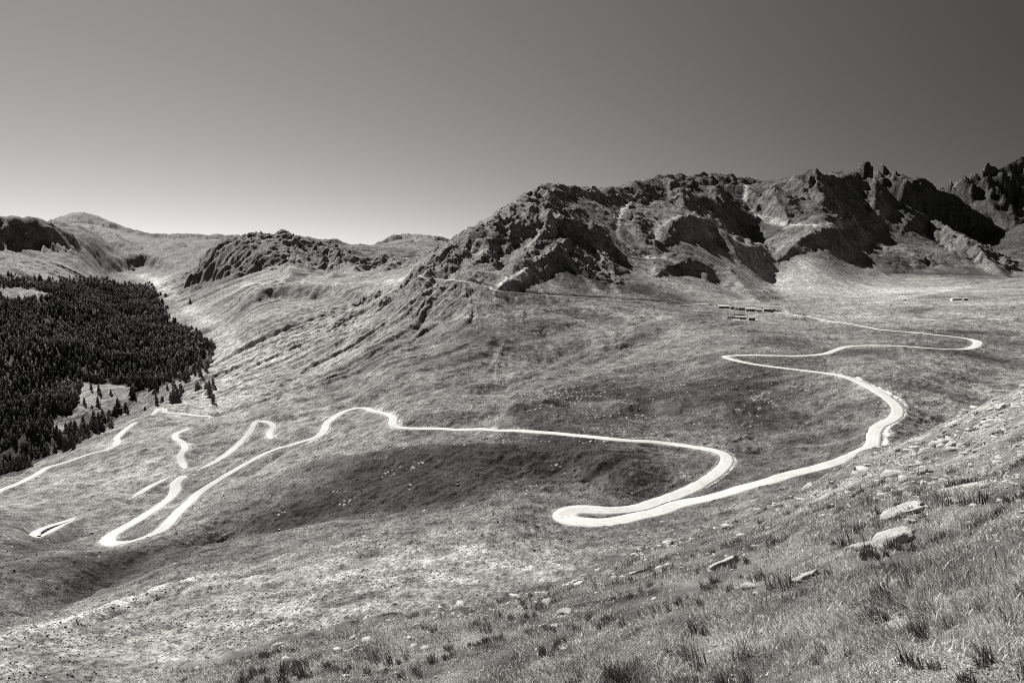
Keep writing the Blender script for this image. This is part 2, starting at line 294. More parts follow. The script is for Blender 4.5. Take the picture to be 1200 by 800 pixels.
for rd_ in RIDGES:
    pl, sR, sL, reach, rnd = rd_[:5]
    W = crest_world(dense(pl, 3))
    if len(rd_) > 5:                                        # stands rd_[5] sight-line pixels above the slope behind it
        bp = rd_[5]; DP = dense(pl, 3); o = []
        for p in DP:
            q = hit(M, p[0], p[1] + bp, 700); t_, e_ = tdir(p[0], p[1]); r_ = math.hypot(q[0], q[1]) if q else p[2]
            o.append((t_, e_, math.log(r_)))
        o = np.array(o); kk = np.hanning(7); kk /= kk.sum(); o[:, 2] = np.convolve(np.pad(o[:, 2], 3, mode='edge'), kk, 'valid')
        r_ = np.exp(o[:, 2]); W = np.stack([r_ * np.sin(o[:, 0]), r_ * np.cos(o[:, 0]), o[:, 1] * r_], 1)
        reach = reach * 1.0
    wob = perlin(W[:, 0] / 60, W[:, 1] / 60, 91); W[1:-1, 2] += wob[1:-1] * W[1:-1, 1] * 0.0012
    b_ = np.maximum(W[:, 2] - sample(H, W[:, 0], W[:, 1]), 0)
    sk_ = np.linspace(0, 1, len(b_)); b_ *= np.clip(np.minimum(sk_, 1 - sk_) * (3.2 if len(rd_) > 5 else 9) + .03, 0, 1) ** 1.1; b_ = np.minimum(b_, 0.09 * np.hypot(W[:, 0], W[:, 1]))
    S, d, V, side = poly_field(np.concatenate([W, b_[:, None]], 1), reach * 1.7)
    x, y = X[S], Y[S]
    wl = 70.0
    dw = np.abs(d * (1 + 0.45 * perlin(x / wl, y / wl, 33) + .25 * perlin(x / 26, y / 26, 34)) + 7 * perlin(x / 45, y / 45, 35) * np.clip(d / 12, 0, 1))
    sl_ = np.where(side > 0, sR, sL) * 0.9
    rise = V[1] - sl_ * (np.sqrt(dw * dw + rnd * rnd) - rnd)
    k = 0.003 * R[S]
    up_ = np.maximum(0, smax(rise, 0, k) - k * 0.5 * np.clip(1 - rise / (2 * k), 0, 1))
    up_ = np.where(d < reach * 1.68, up_, 0)
    H[S] += up_
    tent[S] = np.maximum(tent[S], np.clip(up_ / (0.008 * R[S]), 0, 1) * np.where(sl_ > 0.5, 1.0, 0.25))
HS = H.copy()                                               # smooth surface for laying out roads and features

# ------------------------------------------------------------------ flow-aligned gullies
J0, J1 = np.searchsorted(lr, math.log(170)), NR
I0, I1 = np.searchsorted(th, A(-45)), np.searchsorted(th, A(45))
sub = (slice(I0, I1), slice(J0, J1))
dr = np.gradient(H, lr, axis=1) / R; dt = np.gradient(H, th, axis=0) / R
GXw = (dr * np.sin(TH) + dt * np.cos(TH)).astype(F32); GYw = (dr * np.cos(TH) - dt * np.sin(TH)).astype(F32)
gm = np.hypot(GXw, GYw) + 0.03; GXn, GYn = GXw / gm, GYw / gm
def lic(field, step, n):
    acc = field[sub].astype(F32).copy()
    for sg in (1, -1):
        x = X[sub].copy(); y = Y[sub].copy()
        for k in range(n):
            t = np.arctan2(x, y); l = np.log(np.hypot(x, y))
            i = np.clip(np.interp(t, th, np.arange(NT)) + .5, 0, NT - 1).astype(np.int32); j = np.clip(np.interp(l, lr, np.arange(NR)) + .5, 0, NR - 1).astype(np.int32)
            x += sg * step[sub] * GXn[i, j]; y += sg * step[sub] * GYn[i, j]
            if k % 1 == 0:
                t = np.arctan2(x, y); l = np.log(np.hypot(x, y))
                i = np.clip(np.interp(t, th, np.arange(NT)) + .5, 0, NT - 1).astype(np.int32); j = np.clip(np.interp(l, lr, np.arange(NR)) + .5, 0, NR - 1).astype(np.int32)
                acc += field[i, j]
    return acc / (2 * n + 1)
sc_ = np.clip(R / 1000, 0.45, 2.6)
nf = perlin(X / 26 + 3 * perlin(X / 160, Y / 160, 71), Y / 26, 41) * (R < 1500) + perlin(X / 55, Y / 55, 42) * (R >= 1500)
nf2 = perlin(X / 9, Y / 9, 43) * (R < 1300) + perlin(X / 24, Y / 24, 44) * (R >= 1300)
LEFTW = 1 - .6 * sstep(A(-22), A(-27), TH)
gul = np.zeros_like(H); gul2 = np.zeros_like(H)
gul[sub] = lic(nf, 17 * sc_, 11); gul2[sub] = lic(nf2, 7 * sc_, 5)
nf3 = perlin(X / 130 + perlin(X / 500, Y / 500, 73), Y / 130, 45); gul3 = np.zeros_like(H); gul3[sub] = lic(nf3, 45 + 0 * sc_, 6)
def soften(F_, n0, n1):
    for ax, n_ in ((0, n0), (1, n1)):
        for _ in range(2):
            pad = [(0, 0), (0, 0)]; pad[ax] = (n_ + 1, n_); c_ = np.cumsum(np.pad(F_, pad, mode='edge'), axis=ax); m_l = F_.shape[ax]
            F_ = (np.take(c_, np.arange(2 * n_ + 1, 2 * n_ + 1 + m_l), axis=ax) - np.take(c_, np.arange(0, m_l), axis=ax)) / (2 * n_ + 1)
    return F_
gul3 = soften(gul3, 9, 7); gul = soften(gul, 1, 1)
gul3 /= gul3[sub].std()
gul /= gul[sub].std(); gul2 /= gul2[sub].std()

# ------------------------------------------------------------------ regions
PU, PV = project(X, Y, H)
def blob(u, v, d, ru, rd, soft=1.0):
    """soft round area on the ground about a surveyed point; ru in sight-line pixels at that depth, rd relative depth"""
    t, e = tdir(u, v); l = math.log(dep(u, d) / math.cos(t))
    q = ((TH - t) / (ru / 800 )) ** 2 + ((LR - l) / rd) ** 2
    return np.exp(-q * soft)
mtn = sstep(-55, -5, H) * sstep(850, 1050, R)
mtn = np.maximum(mtn, sstep(2300, 3200, R) * 0.9)
streak = np.zeros_like(H)
for (u, v, d, ru, rd) in [(420, 390, 960, 120, .28), (330, 400, 1100, 110, .35), (270, 430, 950, 70, .25), (500, 360, 900, 60, .15), (300, 350, 1700, 120, .2), (230, 350, 2200, 60, .3)]:
    streak = np.maximum(streak, blob(u, v, d, ru, rd))
plain = blob(1000, 336, 1480, 130, .12)
steep = np.clip((gm - 0.56) / 0.4, 0, 1)
rocky = np.clip(np.maximum(tent * 0.8, steep) * mtn * (0.35 + 1.3 * np.clip(0.5 + fbm(X, Y, 120, 2, 55), 0, 1)), 0, 1)
rocky *= LEFTW * (1 - .7 * sstep(A(20), A(23), TH)) * (1 - .65 * sstep(A(7), A(10), TH) * sstep(A(23), A(19), TH))
base_r = np.clip(R / 1000, 0, 3)
N = np.zeros_like(H)
m0 = sstep(150, 260, R)
flat_ = 1 - 0.88 * sstep(A(8), A(18), TH) * sstep(330, 480, R) * (1 - sstep(900, 1100, R))
NL = m0 * flat_ * (1 - plain * .8) * (1 - .7 * mtn) * fbm(X, Y, 150, 2, 20) * 3.0
midw = sstep(300, 480, R) * (1 - sstep(950, 1100, R)) * sstep(A(-34), A(-25), TH) * flat_
NG = midw * (gul3 * -2.6 + fbm(X * .8 + Y * .6, (Y * .8 - X * .6) * 2.2, 170, 2, 207) * 5)
NL = NL + NG
N += NL + m0 * flat_ * (1 - plain * .8) * (1 - .7 * mtn) * (fbm(X + 40 * perlin(X / 90, Y / 90, 9), Y, 42, 2, 22) * 1.0 + fbm(X, Y, 12, 3, 24) * 0.32)
N += sstep(50, 90, R) * (1 - mtn) * fbm(X, Y, 5.5, 3, 27) * 0.14
for wl_, rm in ((7.0, 1500), (3.4, 700), (1.7, 330), (0.9, 150)):
    N += sstep(50, 70, R) * (1 - sstep(rm * .7, rm, R)) * np.abs(perlin(X / wl_, Y / wl_, int(wl_ * 10))) * wl_ * -0.17 * (1 - mtn)
N += flat_ * gul * ((0.9 * sstep(400, 700, R) + 2.7 * streak) * (1 - mtn) + mtn * (1.9 + 1.8 * rocky * (1 - .7 * sstep(A(12), A(17), TH))) * sc_ * 0.8) * (1 - plain)
N += gul2 * ((0.25 * sstep(250, 500, R) + 1.1 * streak) * (1 - mtn) + mtn * (0.8 + 0.9 * rocky) * sc_ * 0.8) * (1 - plain)
N += (sstep(1500, 2600, R) * sstep(A(2), A(-6), TH) * 20 * LEFTW + mtn * sstep(A(-6), A(2), TH) * 4.5) * -np.abs(gul3) * (1 - plain)
N += sstep(2000, 3200, R) * sstep(A(2), A(-6), TH) * -np.abs(gul) * 11
rf = ridged(X + 25 * perlin(X / 80, Y / 80, 61), Y + 25 * perlin(X / 80, Y / 80, 62), 95, 5, 63, 0.52) - 0.9
N += mtn * (1.5 + 6.5 * rocky) * rf * np.clip(R / 1500, .6, 1.8) * (1 - plain)
rk = ridged(X, Y, 34, 3, 66, 0.6) - 0.8
N += rocky * 2.2 * rk * np.clip(R / 1500, .6, 1.4)
# craggy outcrops in bands above the track
crag = np.zeros_like(H)
for (u, v, d, ru, rd) in [(500, 325, 1000, 26, .10), (478, 345, 1010, 28, .06), (455, 365, 1010, 18, .05), (430, 350, 1180, 20, .06), (402, 385, 1000, 16, .05), (600, 270, 1180, 40, .06), (520, 300, 1040, 24, .05), (640, 240, 1290, 26, .05), (690, 285, 1110, 40, .04), (580, 300, 1030, 14, .02)]:
    crag = np.maximum(crag, blob(u, v, d, ru, rd))
N += crag * (ridged(X, Y, 30, 4, 68, .6) - .7) * 7.5
_u, _v = project(X, Y, H)
wood0 = np.clip(1 - np.abs((_u - 60) / 200), 0, 1) * sstep(800, 1000, R) * sstep(3300, 2700, R) * (TH < A(-20))
N += wood0 * 38 * (ridged(X + Y * .5, Y, 330, 3, 205, .5) - .9)
H = H + N
HS = HS + NL
# distinct summit block (the little tower on the skyline)
tx, ty, tz = crest_world([(1010, 190, 2345)])[0]
dd = np.maximum(np.abs(X - tx) * 1.35, np.abs(Y - ty) * 0.5) + 3 * perlin(X / 14, Y / 14, 5)
H = np.maximum(H, np.where(dd < 34, tz - 2 - np.maximum(0, dd - 20) * 2.2 + 2.5 * perlin(X / 11, Y / 11, 6), -1e4))

# ------------------------------------------------------------------ strokes: folds, gullies, banks (u, v polyline laid on the ground)
def lay(pl, rmin=60, n=6, surf=None):
    P = dense(pl, n); o = []
    for p in P:
        q = hit(HS if surf is None else surf, p[0], p[1], rmin)
        if q: o.append(q)
    W = np.array(o)
    if len(W) > 4:
        for _ in range(2): W[1:-1] = 0.25 * W[:-2] + 0.5 * W[1:-1] + 0.25 * W[2:]
    return W
ALB = np.zeros_like(H)
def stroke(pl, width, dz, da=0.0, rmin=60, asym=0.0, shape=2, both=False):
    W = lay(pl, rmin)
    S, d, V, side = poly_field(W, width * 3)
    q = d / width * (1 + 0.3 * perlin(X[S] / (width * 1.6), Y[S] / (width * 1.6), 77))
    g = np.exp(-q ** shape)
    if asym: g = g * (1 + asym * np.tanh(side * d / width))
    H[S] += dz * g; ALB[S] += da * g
    if both: HS[S] += dz * g
BROAD = [
 ([(300, 505), (420, 470), (500, 452), (570, 436), (640, 418), (710, 396)], 20, -7, -.01, 0),
 ([(540, 484), (600, 469), (650, 457), (720, 438), (790, 415)], 18, 4.0, 0, 0),
 ([(330, 475), (430, 440), (520, 412), (600, 388), (660, 374)], 16, 6, .01, 0),
 ([(480, 440), (540, 424), (600, 410), (650, 398)], 10, -4, -.01, 0),
 ([(640, 485), (720, 474), (790, 470), (870, 480)], 24, 6, -.01, 0),
 ([(360, 552), (450, 540), (540, 532), (640, 533), (720, 541)], 20, 6, -.01, 0),
 ([(290, 604), (380, 596), (480, 586), (560, 574), (640, 562), (720, 556)], 24, -8, 0, 0),
 ([(0, 716), (60, 696), (120, 676), (185, 648), (260, 625), (340, 605)], 14, -6, -.01, 0),
 ([(40, 672), (100, 655), (160, 642), (205, 628)], 14, 5, -.01, 0),
 ([(930, 470), (1000, 500), (960, 520)], 22, -3, 0, 0),
 ([(780, 405), (860, 398), (950, 395)], 14, 3, 0, 0),
 ([(520, 395), (600, 385), (690, 382), (770, 392)], 12, -4, -.01, 0),
 ([(150, 600), (120, 585), (60, 590)], 14, 3.5, 0, 0),
 ([(30, 640), (110, 610), (160, 585)], 9, -3, -.02, 0),
 ([(250, 520), (225, 505), (260, 480), (330, 455)], 9, -4, -.02, 0),
 ([(60, 575), (130, 545), (190, 520), (250, 500)], 9, 3.5, 0, 0),
]
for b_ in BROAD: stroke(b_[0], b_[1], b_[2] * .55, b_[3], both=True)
STROKES = [
 ([(248, 432), (262, 412), (262, 392), (240, 372), (215, 352), (192, 336), (168, 322)], 22, -1.0, .13, 0),
 ([(330, 425), (290, 415), (268, 402)], 14, 0, .08, 0),
 ([(1003, 441), (1030, 455), (1052, 465), (1064, 478), (1056, 489), (1042, 499), (1040, 512), (1033, 524)], 1.5, .5, .30, 0),
 ([(850, 526), (861, 532), (860, 544), (846, 556), (822, 572)], .8, .3, .22, 0),
 ([(725, 514), (760, 512), (785, 515)], 1.6, .3, .10, 0),
 ([(580, 339), (640, 343.5), (700, 347.5), (760, 352), (798, 355)], 4, -2.2, -.10, 0),  # ditch above the track, its shade also painted as a dark line

 # long fold below the hairpins running down to the lower left
 ([(0, 711), (60, 692), (110, 676), (150, 655), (185, 642), (250, 628)], 6, -4.0, -.02, 1.0),
 ([(100, 668), (135, 655), (180, 640), (240, 615), (300, 598)], 7, 2.0, 0, 0),
 ([(0, 750), (70, 732), (140, 708), (185, 692), (240, 676)], 3.0, 1.4, .13, 0),
 ([(0, 756), (70, 737), (140, 713), (215, 688)], 2.2, -1.2, -.03, 0),
 ([(225, 690), (330, 672), (440, 655), (520, 640)], 5, 0.8, .06, 0),
 ([(400, 662), (450, 648), (500, 640), (560, 628)], 4, -0.8, -.04, 0),
 # dark bulge under the middle road, its shade also put into the albedo
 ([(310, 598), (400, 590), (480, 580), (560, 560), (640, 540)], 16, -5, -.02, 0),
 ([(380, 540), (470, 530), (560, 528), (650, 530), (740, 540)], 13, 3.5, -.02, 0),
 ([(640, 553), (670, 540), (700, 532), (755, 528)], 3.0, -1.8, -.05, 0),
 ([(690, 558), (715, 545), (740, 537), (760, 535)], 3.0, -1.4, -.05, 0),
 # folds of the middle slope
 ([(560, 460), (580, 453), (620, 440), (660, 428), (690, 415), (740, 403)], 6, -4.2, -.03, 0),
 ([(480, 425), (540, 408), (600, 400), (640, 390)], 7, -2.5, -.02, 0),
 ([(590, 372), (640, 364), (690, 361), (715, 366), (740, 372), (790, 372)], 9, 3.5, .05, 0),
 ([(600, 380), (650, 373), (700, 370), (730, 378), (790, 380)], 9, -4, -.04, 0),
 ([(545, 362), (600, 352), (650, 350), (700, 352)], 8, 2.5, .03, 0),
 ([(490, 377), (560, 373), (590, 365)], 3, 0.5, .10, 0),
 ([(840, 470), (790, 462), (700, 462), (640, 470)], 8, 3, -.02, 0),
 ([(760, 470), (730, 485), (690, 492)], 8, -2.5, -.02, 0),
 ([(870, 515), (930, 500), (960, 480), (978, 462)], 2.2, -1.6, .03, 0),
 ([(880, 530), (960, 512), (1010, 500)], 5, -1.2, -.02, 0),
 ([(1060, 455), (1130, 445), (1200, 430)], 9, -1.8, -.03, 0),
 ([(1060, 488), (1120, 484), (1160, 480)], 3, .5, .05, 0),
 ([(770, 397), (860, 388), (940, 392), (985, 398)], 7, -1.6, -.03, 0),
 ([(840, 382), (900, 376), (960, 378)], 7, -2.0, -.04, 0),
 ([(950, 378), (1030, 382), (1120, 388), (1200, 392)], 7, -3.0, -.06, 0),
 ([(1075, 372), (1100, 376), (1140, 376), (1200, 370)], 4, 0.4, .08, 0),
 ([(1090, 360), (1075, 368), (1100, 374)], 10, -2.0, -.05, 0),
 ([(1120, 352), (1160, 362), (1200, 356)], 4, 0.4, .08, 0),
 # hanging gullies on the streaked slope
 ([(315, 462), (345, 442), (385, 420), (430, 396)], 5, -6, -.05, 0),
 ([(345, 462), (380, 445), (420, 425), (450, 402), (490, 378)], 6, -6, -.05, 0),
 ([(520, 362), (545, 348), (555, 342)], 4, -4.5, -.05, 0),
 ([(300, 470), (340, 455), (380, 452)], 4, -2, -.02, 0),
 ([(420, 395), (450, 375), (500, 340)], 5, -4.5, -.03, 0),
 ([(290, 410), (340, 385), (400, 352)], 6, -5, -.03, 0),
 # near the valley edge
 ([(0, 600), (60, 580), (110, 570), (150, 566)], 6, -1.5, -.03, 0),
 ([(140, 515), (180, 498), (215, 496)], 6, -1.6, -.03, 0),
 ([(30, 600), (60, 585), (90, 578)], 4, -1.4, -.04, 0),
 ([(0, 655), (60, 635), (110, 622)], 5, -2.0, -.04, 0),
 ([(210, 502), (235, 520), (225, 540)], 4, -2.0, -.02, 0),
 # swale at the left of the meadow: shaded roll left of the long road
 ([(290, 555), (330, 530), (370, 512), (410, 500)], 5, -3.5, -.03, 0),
 ([(655, 255), (640, 268), (618, 290)], 8, 0, .16, 0),
 ([(900, 258), (940, 264), (985, 262)], 12, 0, .16, 0),
 ([(825, 256), (800, 251), (785, 256)], 7, 0, .12, 0),
 ([(1040, 240), (1030, 262), (1010, 285), (985, 300)], 22, 0, .10, 0),
 ([(733, 238), (725, 255), (722, 272), (730, 282), (742, 290), (760, 298), (790, 302)], 7, -2, .2, 0),
 ([(795, 250), (775, 262), (766, 275), (766, 288)], 7, -3, .15, 0),
 ([(815, 232), (830, 250), (848, 265), (862, 285), (868, 298)], 7, -4, .2, 0),
 ([(875, 215), (873, 235), (885, 250), (900, 258)], 8, -4, .2, 0),
 ([(905, 300), (920, 285), (950, 270)], 4, 0, .10, 0),
 ([(900, 258), (940, 264), (980, 262), (1010, 258)], 10, 0, .08, 0),
 ([(770, 300), (730, 300), (765, 315)], 8, 0, .05, 0),
 ([(648, 292), (620, 312), (578, 338)], 10, 0, .22, 0),
 ([(672, 310), (690, 330), (700, 342)], 7, 0, .14, 0),
 ([(708, 312), (715, 328), (722, 342)], 7, 0, .14, 0),
 ([(725, 227), (745, 230), (768, 235)], 6, 0, .10, 0),
 ([(820, 225), (850, 228)], 6, 0, .10, 0),
 ([(285, 330), (340, 330), (380, 332), (430, 331), (480, 326)], 14, 0, .12, 0),
 ([(200, 338), (180, 325), (150, 320)], 40, 0, .10, 0),
 ([(1110, 340), (1040, 352), (980, 365), (900, 372)], 12, 0, .08, 0),
 ([(1200, 325), (1120, 338), (1060, 350)], 10, 0, .06, 0),
]
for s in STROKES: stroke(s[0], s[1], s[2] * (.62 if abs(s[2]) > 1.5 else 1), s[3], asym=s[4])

# ------------------------------------------------------------------ roads: (pixel centre line, width, cut bank)
ROADS = [
 ('road', [(1030, 386), (1065, 389), (1105, 393), (1135, 397), (1146, 401), (1141, 407), (1125, 409.5), (1090, 408), (1050, 405), (1010, 405), (990, 407), (978, 411), (965, 415), (935, 417), (900, 416.5), (870, 416), (850, 417.5), (855, 420.5), (880, 426), (915, 431), (950, 435), (985, 440), (1005, 447), (1025, 457), (1042, 468), (1052, 479), (1048, 490), (1030, 499), (1024, 510), (1022, 521), (1008, 531), (985, 540), (950, 550), (910, 560), (880, 568), (850, 578), (810, 590), (770, 600), (735, 607), (700, 612), (675, 611), (662, 606), (664, 601), (680, 598), (710, 597), (745, 595), (775, 588), (800, 578), (822, 566), (840, 554), (851, 543), (851, 534), (840, 528), (815, 524), (780, 520), (740, 516), (700, 512), (650, 508), (610, 504.5), (580, 503.5), (540, 503), (500, 502), (470, 501.5), (460, 497), (461, 489), (452, 484.5), (436, 481), (427, 477.5), (412, 479), (396, 487), (384, 495), (380, 504), (372, 511), (345, 520), (320, 527), (300, 537), (275, 551), (250, 567), (225, 585), (205, 604), (190, 620), (170, 630), (150, 636), (132, 637), (126, 633), (132, 626), (155, 613), (180, 597), (198, 585), (206, 574), (205, 567), (212, 560), (219, 557)], 6.6),
 ('road', [(217, 549), (213, 541), (211, 533), (217, 526), (214, 519), (206, 514), (207, 508), (221, 502)], 6.0),
 ('road', [(318, 514), (316, 508), (321, 500), (314, 494), (302, 493), (297, 498), (293, 507), (283, 518), (270, 529), (252, 541), (233, 551)], 6.0),
 ('road', [(199, 559), (180, 568), (168, 575), (155, 583)], 5.0),
 ('road', [(244, 491), (247, 488), (228, 486.5), (210, 484.5), (194, 483), (193, 479), (186, 479), (178, 487)], 6.0),
 ('road', [(160, 494), (148, 503), (137, 513), (138, 519), (126, 526), (105, 532), (80, 541), (55, 549), (40, 557), (20, 567), (0, 575), (-30, 590), (-80, 610)], 6.0),
 ('road', [(89, 608), (70, 613), (50, 619), (40, 625), (46, 627), (58, 623), (72, 615), (89, 608)], 5.0),
 ('gravel_track', [(492, 322), (496, 326), (510, 327), (540, 329), (560, 333), (575, 337), (577, 340), (600, 342), (640, 346), (680, 348), (720, 351), (760, 354), (795, 357), (830, 356)], 5.5),
 ('gravel_track', [(909, 366), (940, 370), (965, 375), (1000, 380), (1030, 386)], 4.5),
]
road_layers = []
for (nm, pl, wd) in ROADS:
    W = lay(pl, 90, 14)
    # even spacing, smooth grade
    s = np.concatenate([[0], np.cumsum(np.hypot(*np.diff(W[:, :2], axis=0).T))])
    ns = max(int(s[-1] / 2.0), 6); q = np.linspace(0, s[-1], ns)
    W = np.stack([np.interp(q, s, W[:, c]) for c in range(3)], 1)
    k = np.hanning(17); k /= k.sum()
    if ns > 20:
        for it in range(2):
            z = np.convolve(np.pad(W[:, 2], 8, mode='edge'), k, 'valid'); W[:, 2] = z
        k2 = np.hanning(9); k2 /= k2.sum()
        for c in (0, 1): W[4:-4, c] = np.convolve(W[:, c], k2, 'valid')
    wdt = np.full(len(W), wd)
    if len(pl) > 60:
        pu, pv = project(W[:, 0], W[:, 1], W[:, 2])
        wdt += 3.0 * np.exp(-((pu - 670) / 45) ** 2 - ((pv - 606) / 12) ** 2) + 1.4 * np.exp(-((pu - 760) / 150) ** 2 - ((pv - 590) / 30) ** 2)
        wdt += 1.5 * np.exp(-((pu - 205) / 12) ** 2 - ((pv - 570) / 12) ** 2) + 2.0 * np.exp(-((pu - 1144) / 10) ** 2 - ((pv - 402) / 8) ** 2) + 1.0 * np.exp(-((pu - 130) / 20) ** 2 - ((pv - 634) / 14) ** 2)
    road_layers.append((nm, W, wdt))
ROADM = np.zeros_like(H)
for nm, W, wdt in road_layers:
    S, d, V, side = poly_field(np.concatenate([W, wdt[:, None]], 1), 26)
    half = V[1] / 2 + 0.7; bench = V[0]
    bl = sstep(0, 1, (d - half) / (2.0 + 4.0))
    dz = H[S] - bench
    # cut bank steep, fill bank gentler
    lim = np.maximum(0, d - half)
    cutz = np.clip(dz, -lim * 0.75, lim * 1.1)
    ease = sstep(9, 25, d); H[S] = H[S] * ease + (1 - ease) * (bench + np.where(d < half, 0, cutz))
    ROADM[S] = np.maximum(ROADM[S], np.where((d > half) & (dz - cutz > 0.02) & (d < half + 5), 1.0, 0) + 0.5 * (d < half + 0.8))

# ------------------------------------------------------------------ near hillside merged in
FGz = FG + near * sstep(1.2, 4, R)
lip = fbm(TH * 30, LR * 4, 1.0, 3, 88) * 0.004 * R * sstep(0.5, .9, R / r0[:, None])
FGz = FGz + lip
H = np.where(R < r0[:, None] * 1.01, FGz, np.maximum(FGz, H))
NEAR = (FGz >= H - 1e-6)
H = np.where(np.abs(TH) > A(110), np.where(R < 60, FGz, np.maximum(H, -60 - .02 * R)), H)

def pip(u, v, poly):
    inside = np.zeros(u.shape, bool); n_ = len(poly)
    for i in range(n_):
        x0, y0 = poly[i]; x1, y1 = poly[(i + 1) % n_]
        c = ((y0 > v) != (y1 > v)) & (u < (x1 - x0) * (v - y0) / (y1 - y0 + 1e-9) + x0); inside ^= c
    return inside
FPOLY = [(-260, 326), (0, 322), (60, 330), (120, 326), (175, 332), (183, 345), (192, 360), (200, 378), (222, 390), (250, 402), (250, 410), (240, 432), (215, 443), (190, 455), (165, 462), (150, 480), (130, 500), (90, 522), (40, 545), (0, 575), (-260, 680)]
CLEAR1 = [(-8, 338), (20, 336), (62, 343), (54, 350), (8, 351)]
CLEAR2 = [(98, 448), (130, 450), (158, 454), (150, 470), (122, 490), (85, 505), (62, 508), (58, 496), (84, 486), (92, 464)]

# ------------------------------------------------------------------ ground albedo (dry grass, scree, rock, peat), plus shade painted on some dark faces
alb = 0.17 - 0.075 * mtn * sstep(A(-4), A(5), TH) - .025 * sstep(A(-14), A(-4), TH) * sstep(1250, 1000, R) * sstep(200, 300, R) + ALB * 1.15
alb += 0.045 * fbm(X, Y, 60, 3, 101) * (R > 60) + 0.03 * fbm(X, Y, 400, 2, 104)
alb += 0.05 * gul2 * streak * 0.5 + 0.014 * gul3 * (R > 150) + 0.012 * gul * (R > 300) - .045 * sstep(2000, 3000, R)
mea = lambda *a: blob(*a)
for (u, v, d, ru, rd, a) in [(1000, 336, 1450, 120, .13, .16), (1165, 235, 2900, 60, .25, -.05), (1120, 262, 2450, 60, .10, -.05), (900, 330, 1480, 60, .10, .05), (300, 690, 150, 260, .16, .05), (80, 770, 92, 200, .25, .04), (300, 740, 108, 200, .2, .05), (500, 660, 155, 200, .18, .04), (620, 650, 165, 90, .15, .04),  # right-hand crags: shade of the faces painted into the rock tone
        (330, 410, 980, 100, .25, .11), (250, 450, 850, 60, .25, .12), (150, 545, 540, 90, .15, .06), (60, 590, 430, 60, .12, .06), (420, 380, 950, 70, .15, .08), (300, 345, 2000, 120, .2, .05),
        (480, 560, 300, 120, .25, -.055), (620, 530, 330, 110, .14, -.05), (300, 600, 290, 70, .15, -.03), (760, 460, 480, 140, .18, -.045), (900, 455, 460, 100, .15, -.03), (200, 650, 230, 90, .12, -.04), (120, 660, 250, 45, .1, -.03), (400, 560, 330, 80, .12, -.03),  # bulge and hairpin knoll: shade of their facing sides darkened in the colour
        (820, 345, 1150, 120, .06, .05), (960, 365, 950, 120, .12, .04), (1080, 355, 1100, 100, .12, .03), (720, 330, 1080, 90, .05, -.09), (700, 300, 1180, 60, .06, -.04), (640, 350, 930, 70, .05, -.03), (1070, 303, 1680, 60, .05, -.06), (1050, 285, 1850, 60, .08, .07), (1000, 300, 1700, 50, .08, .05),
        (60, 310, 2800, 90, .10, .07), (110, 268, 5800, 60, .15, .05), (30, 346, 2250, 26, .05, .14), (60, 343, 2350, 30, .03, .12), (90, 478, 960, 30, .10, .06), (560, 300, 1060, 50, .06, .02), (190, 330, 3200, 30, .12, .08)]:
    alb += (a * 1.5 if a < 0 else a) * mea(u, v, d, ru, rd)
# stony scatter: broken pale patches
st = np.zeros_like(H)
for (u, v, d, ru, rd, a) in [(650, 465, 490, 90, .10, .9), (700, 490, 430, 60, .05, .6), (560, 520, 370, 90, .05, .8), (680, 520, 360, 70, .05, .7), (960, 350, 1250, 110, .12, 1), (1050, 360, 1050, 120, .12, .8), (910, 460, 440, 30, .08, .6), (460, 530, 390, 40, .04, .6), (820, 455, 490, 60, .1, .4), (110, 620, 320, 60, .1, .4), (1060, 340, 1350, 90, .08, .9), (1040, 275, 1950, 50, .1, .7)]:
    st = np.maximum(st, a * blob(u, v, d, ru, rd))
alb += ROADM * 0.10
alb = np.where(NEAR, 0.15 + 0.06 * fbm(X, Y, 3.0, 3, 111), alb)
_u, _v = project(X, Y, H)
wood = pip(_u, _v + 1.5, FPOLY) & ~pip(_u, _v, CLEAR1) & ~pip(_u, _v, CLEAR2) & (R > 690) & (R < 3600)
alb = np.where(wood, .05, alb)
crk = np.clip(rocky * 0.8 + crag * .7, 0, 1) * (~NEAR)
alb = alb * (1 - crk) + crk * (0.17 + 0.06 * fbm(X, Y, 40, 3, 120))
alb = np.clip(alb, 0.035, 0.5)

# ------------------------------------------------------------------ mesh helpers
def npmesh(name, co, faces, mat=None, attrs=None, smooth=False, parent=None, link=True):
    """co (n,3); faces: (m,3)/(m,4) array or list of such arrays"""
    me = bpy.data.meshes.new(name)
    if not isinstance(faces, list): faces = [faces]
    faces = [f for f in faces if len(f)]
    me.vertices.add(len(co)); me.vertices.foreach_set('co', np.ascontiguousarray(co, dtype=F32).ravel())
    nl = sum(f.size for f in faces); npoly = sum(len(f) for f in faces)
    me.loops.add(nl); me.polygons.add(npoly)
    me.loops.foreach_set('vertex_index', np.concatenate([f.ravel() for f in faces]).astype(np.int32))
    tot = np.concatenate([np.full(len(f), f.shape[1]) for f in faces]); st_ = np.concatenate([[0], np.cumsum(tot)[:-1]])
    me.polygons.foreach_set('loop_start', st_.astype(np.int32))
    if smooth: me.polygons.foreach_set('use_smooth', np.ones(npoly, bool))
    me.update(calc_edges=True)
    for k, v in (attrs or {}).items():
        a = me.attributes.new(k, 'FLOAT', 'POINT'); a.data.foreach_set('value', np.asarray(v, F32))
    if mat: me.materials.append(mat)
    if not link: return me
    o = bpy.data.objects.new(name, me); C.objects.link(o)
    if parent: o.parent = parent
    return o
def tag(o, label=None, cat=None, group=None, kind=None):
    if label: o['label'] = label
    if cat: o['category'] = cat
    if group: o['group'] = group
    if kind: o['kind'] = kind
    return o
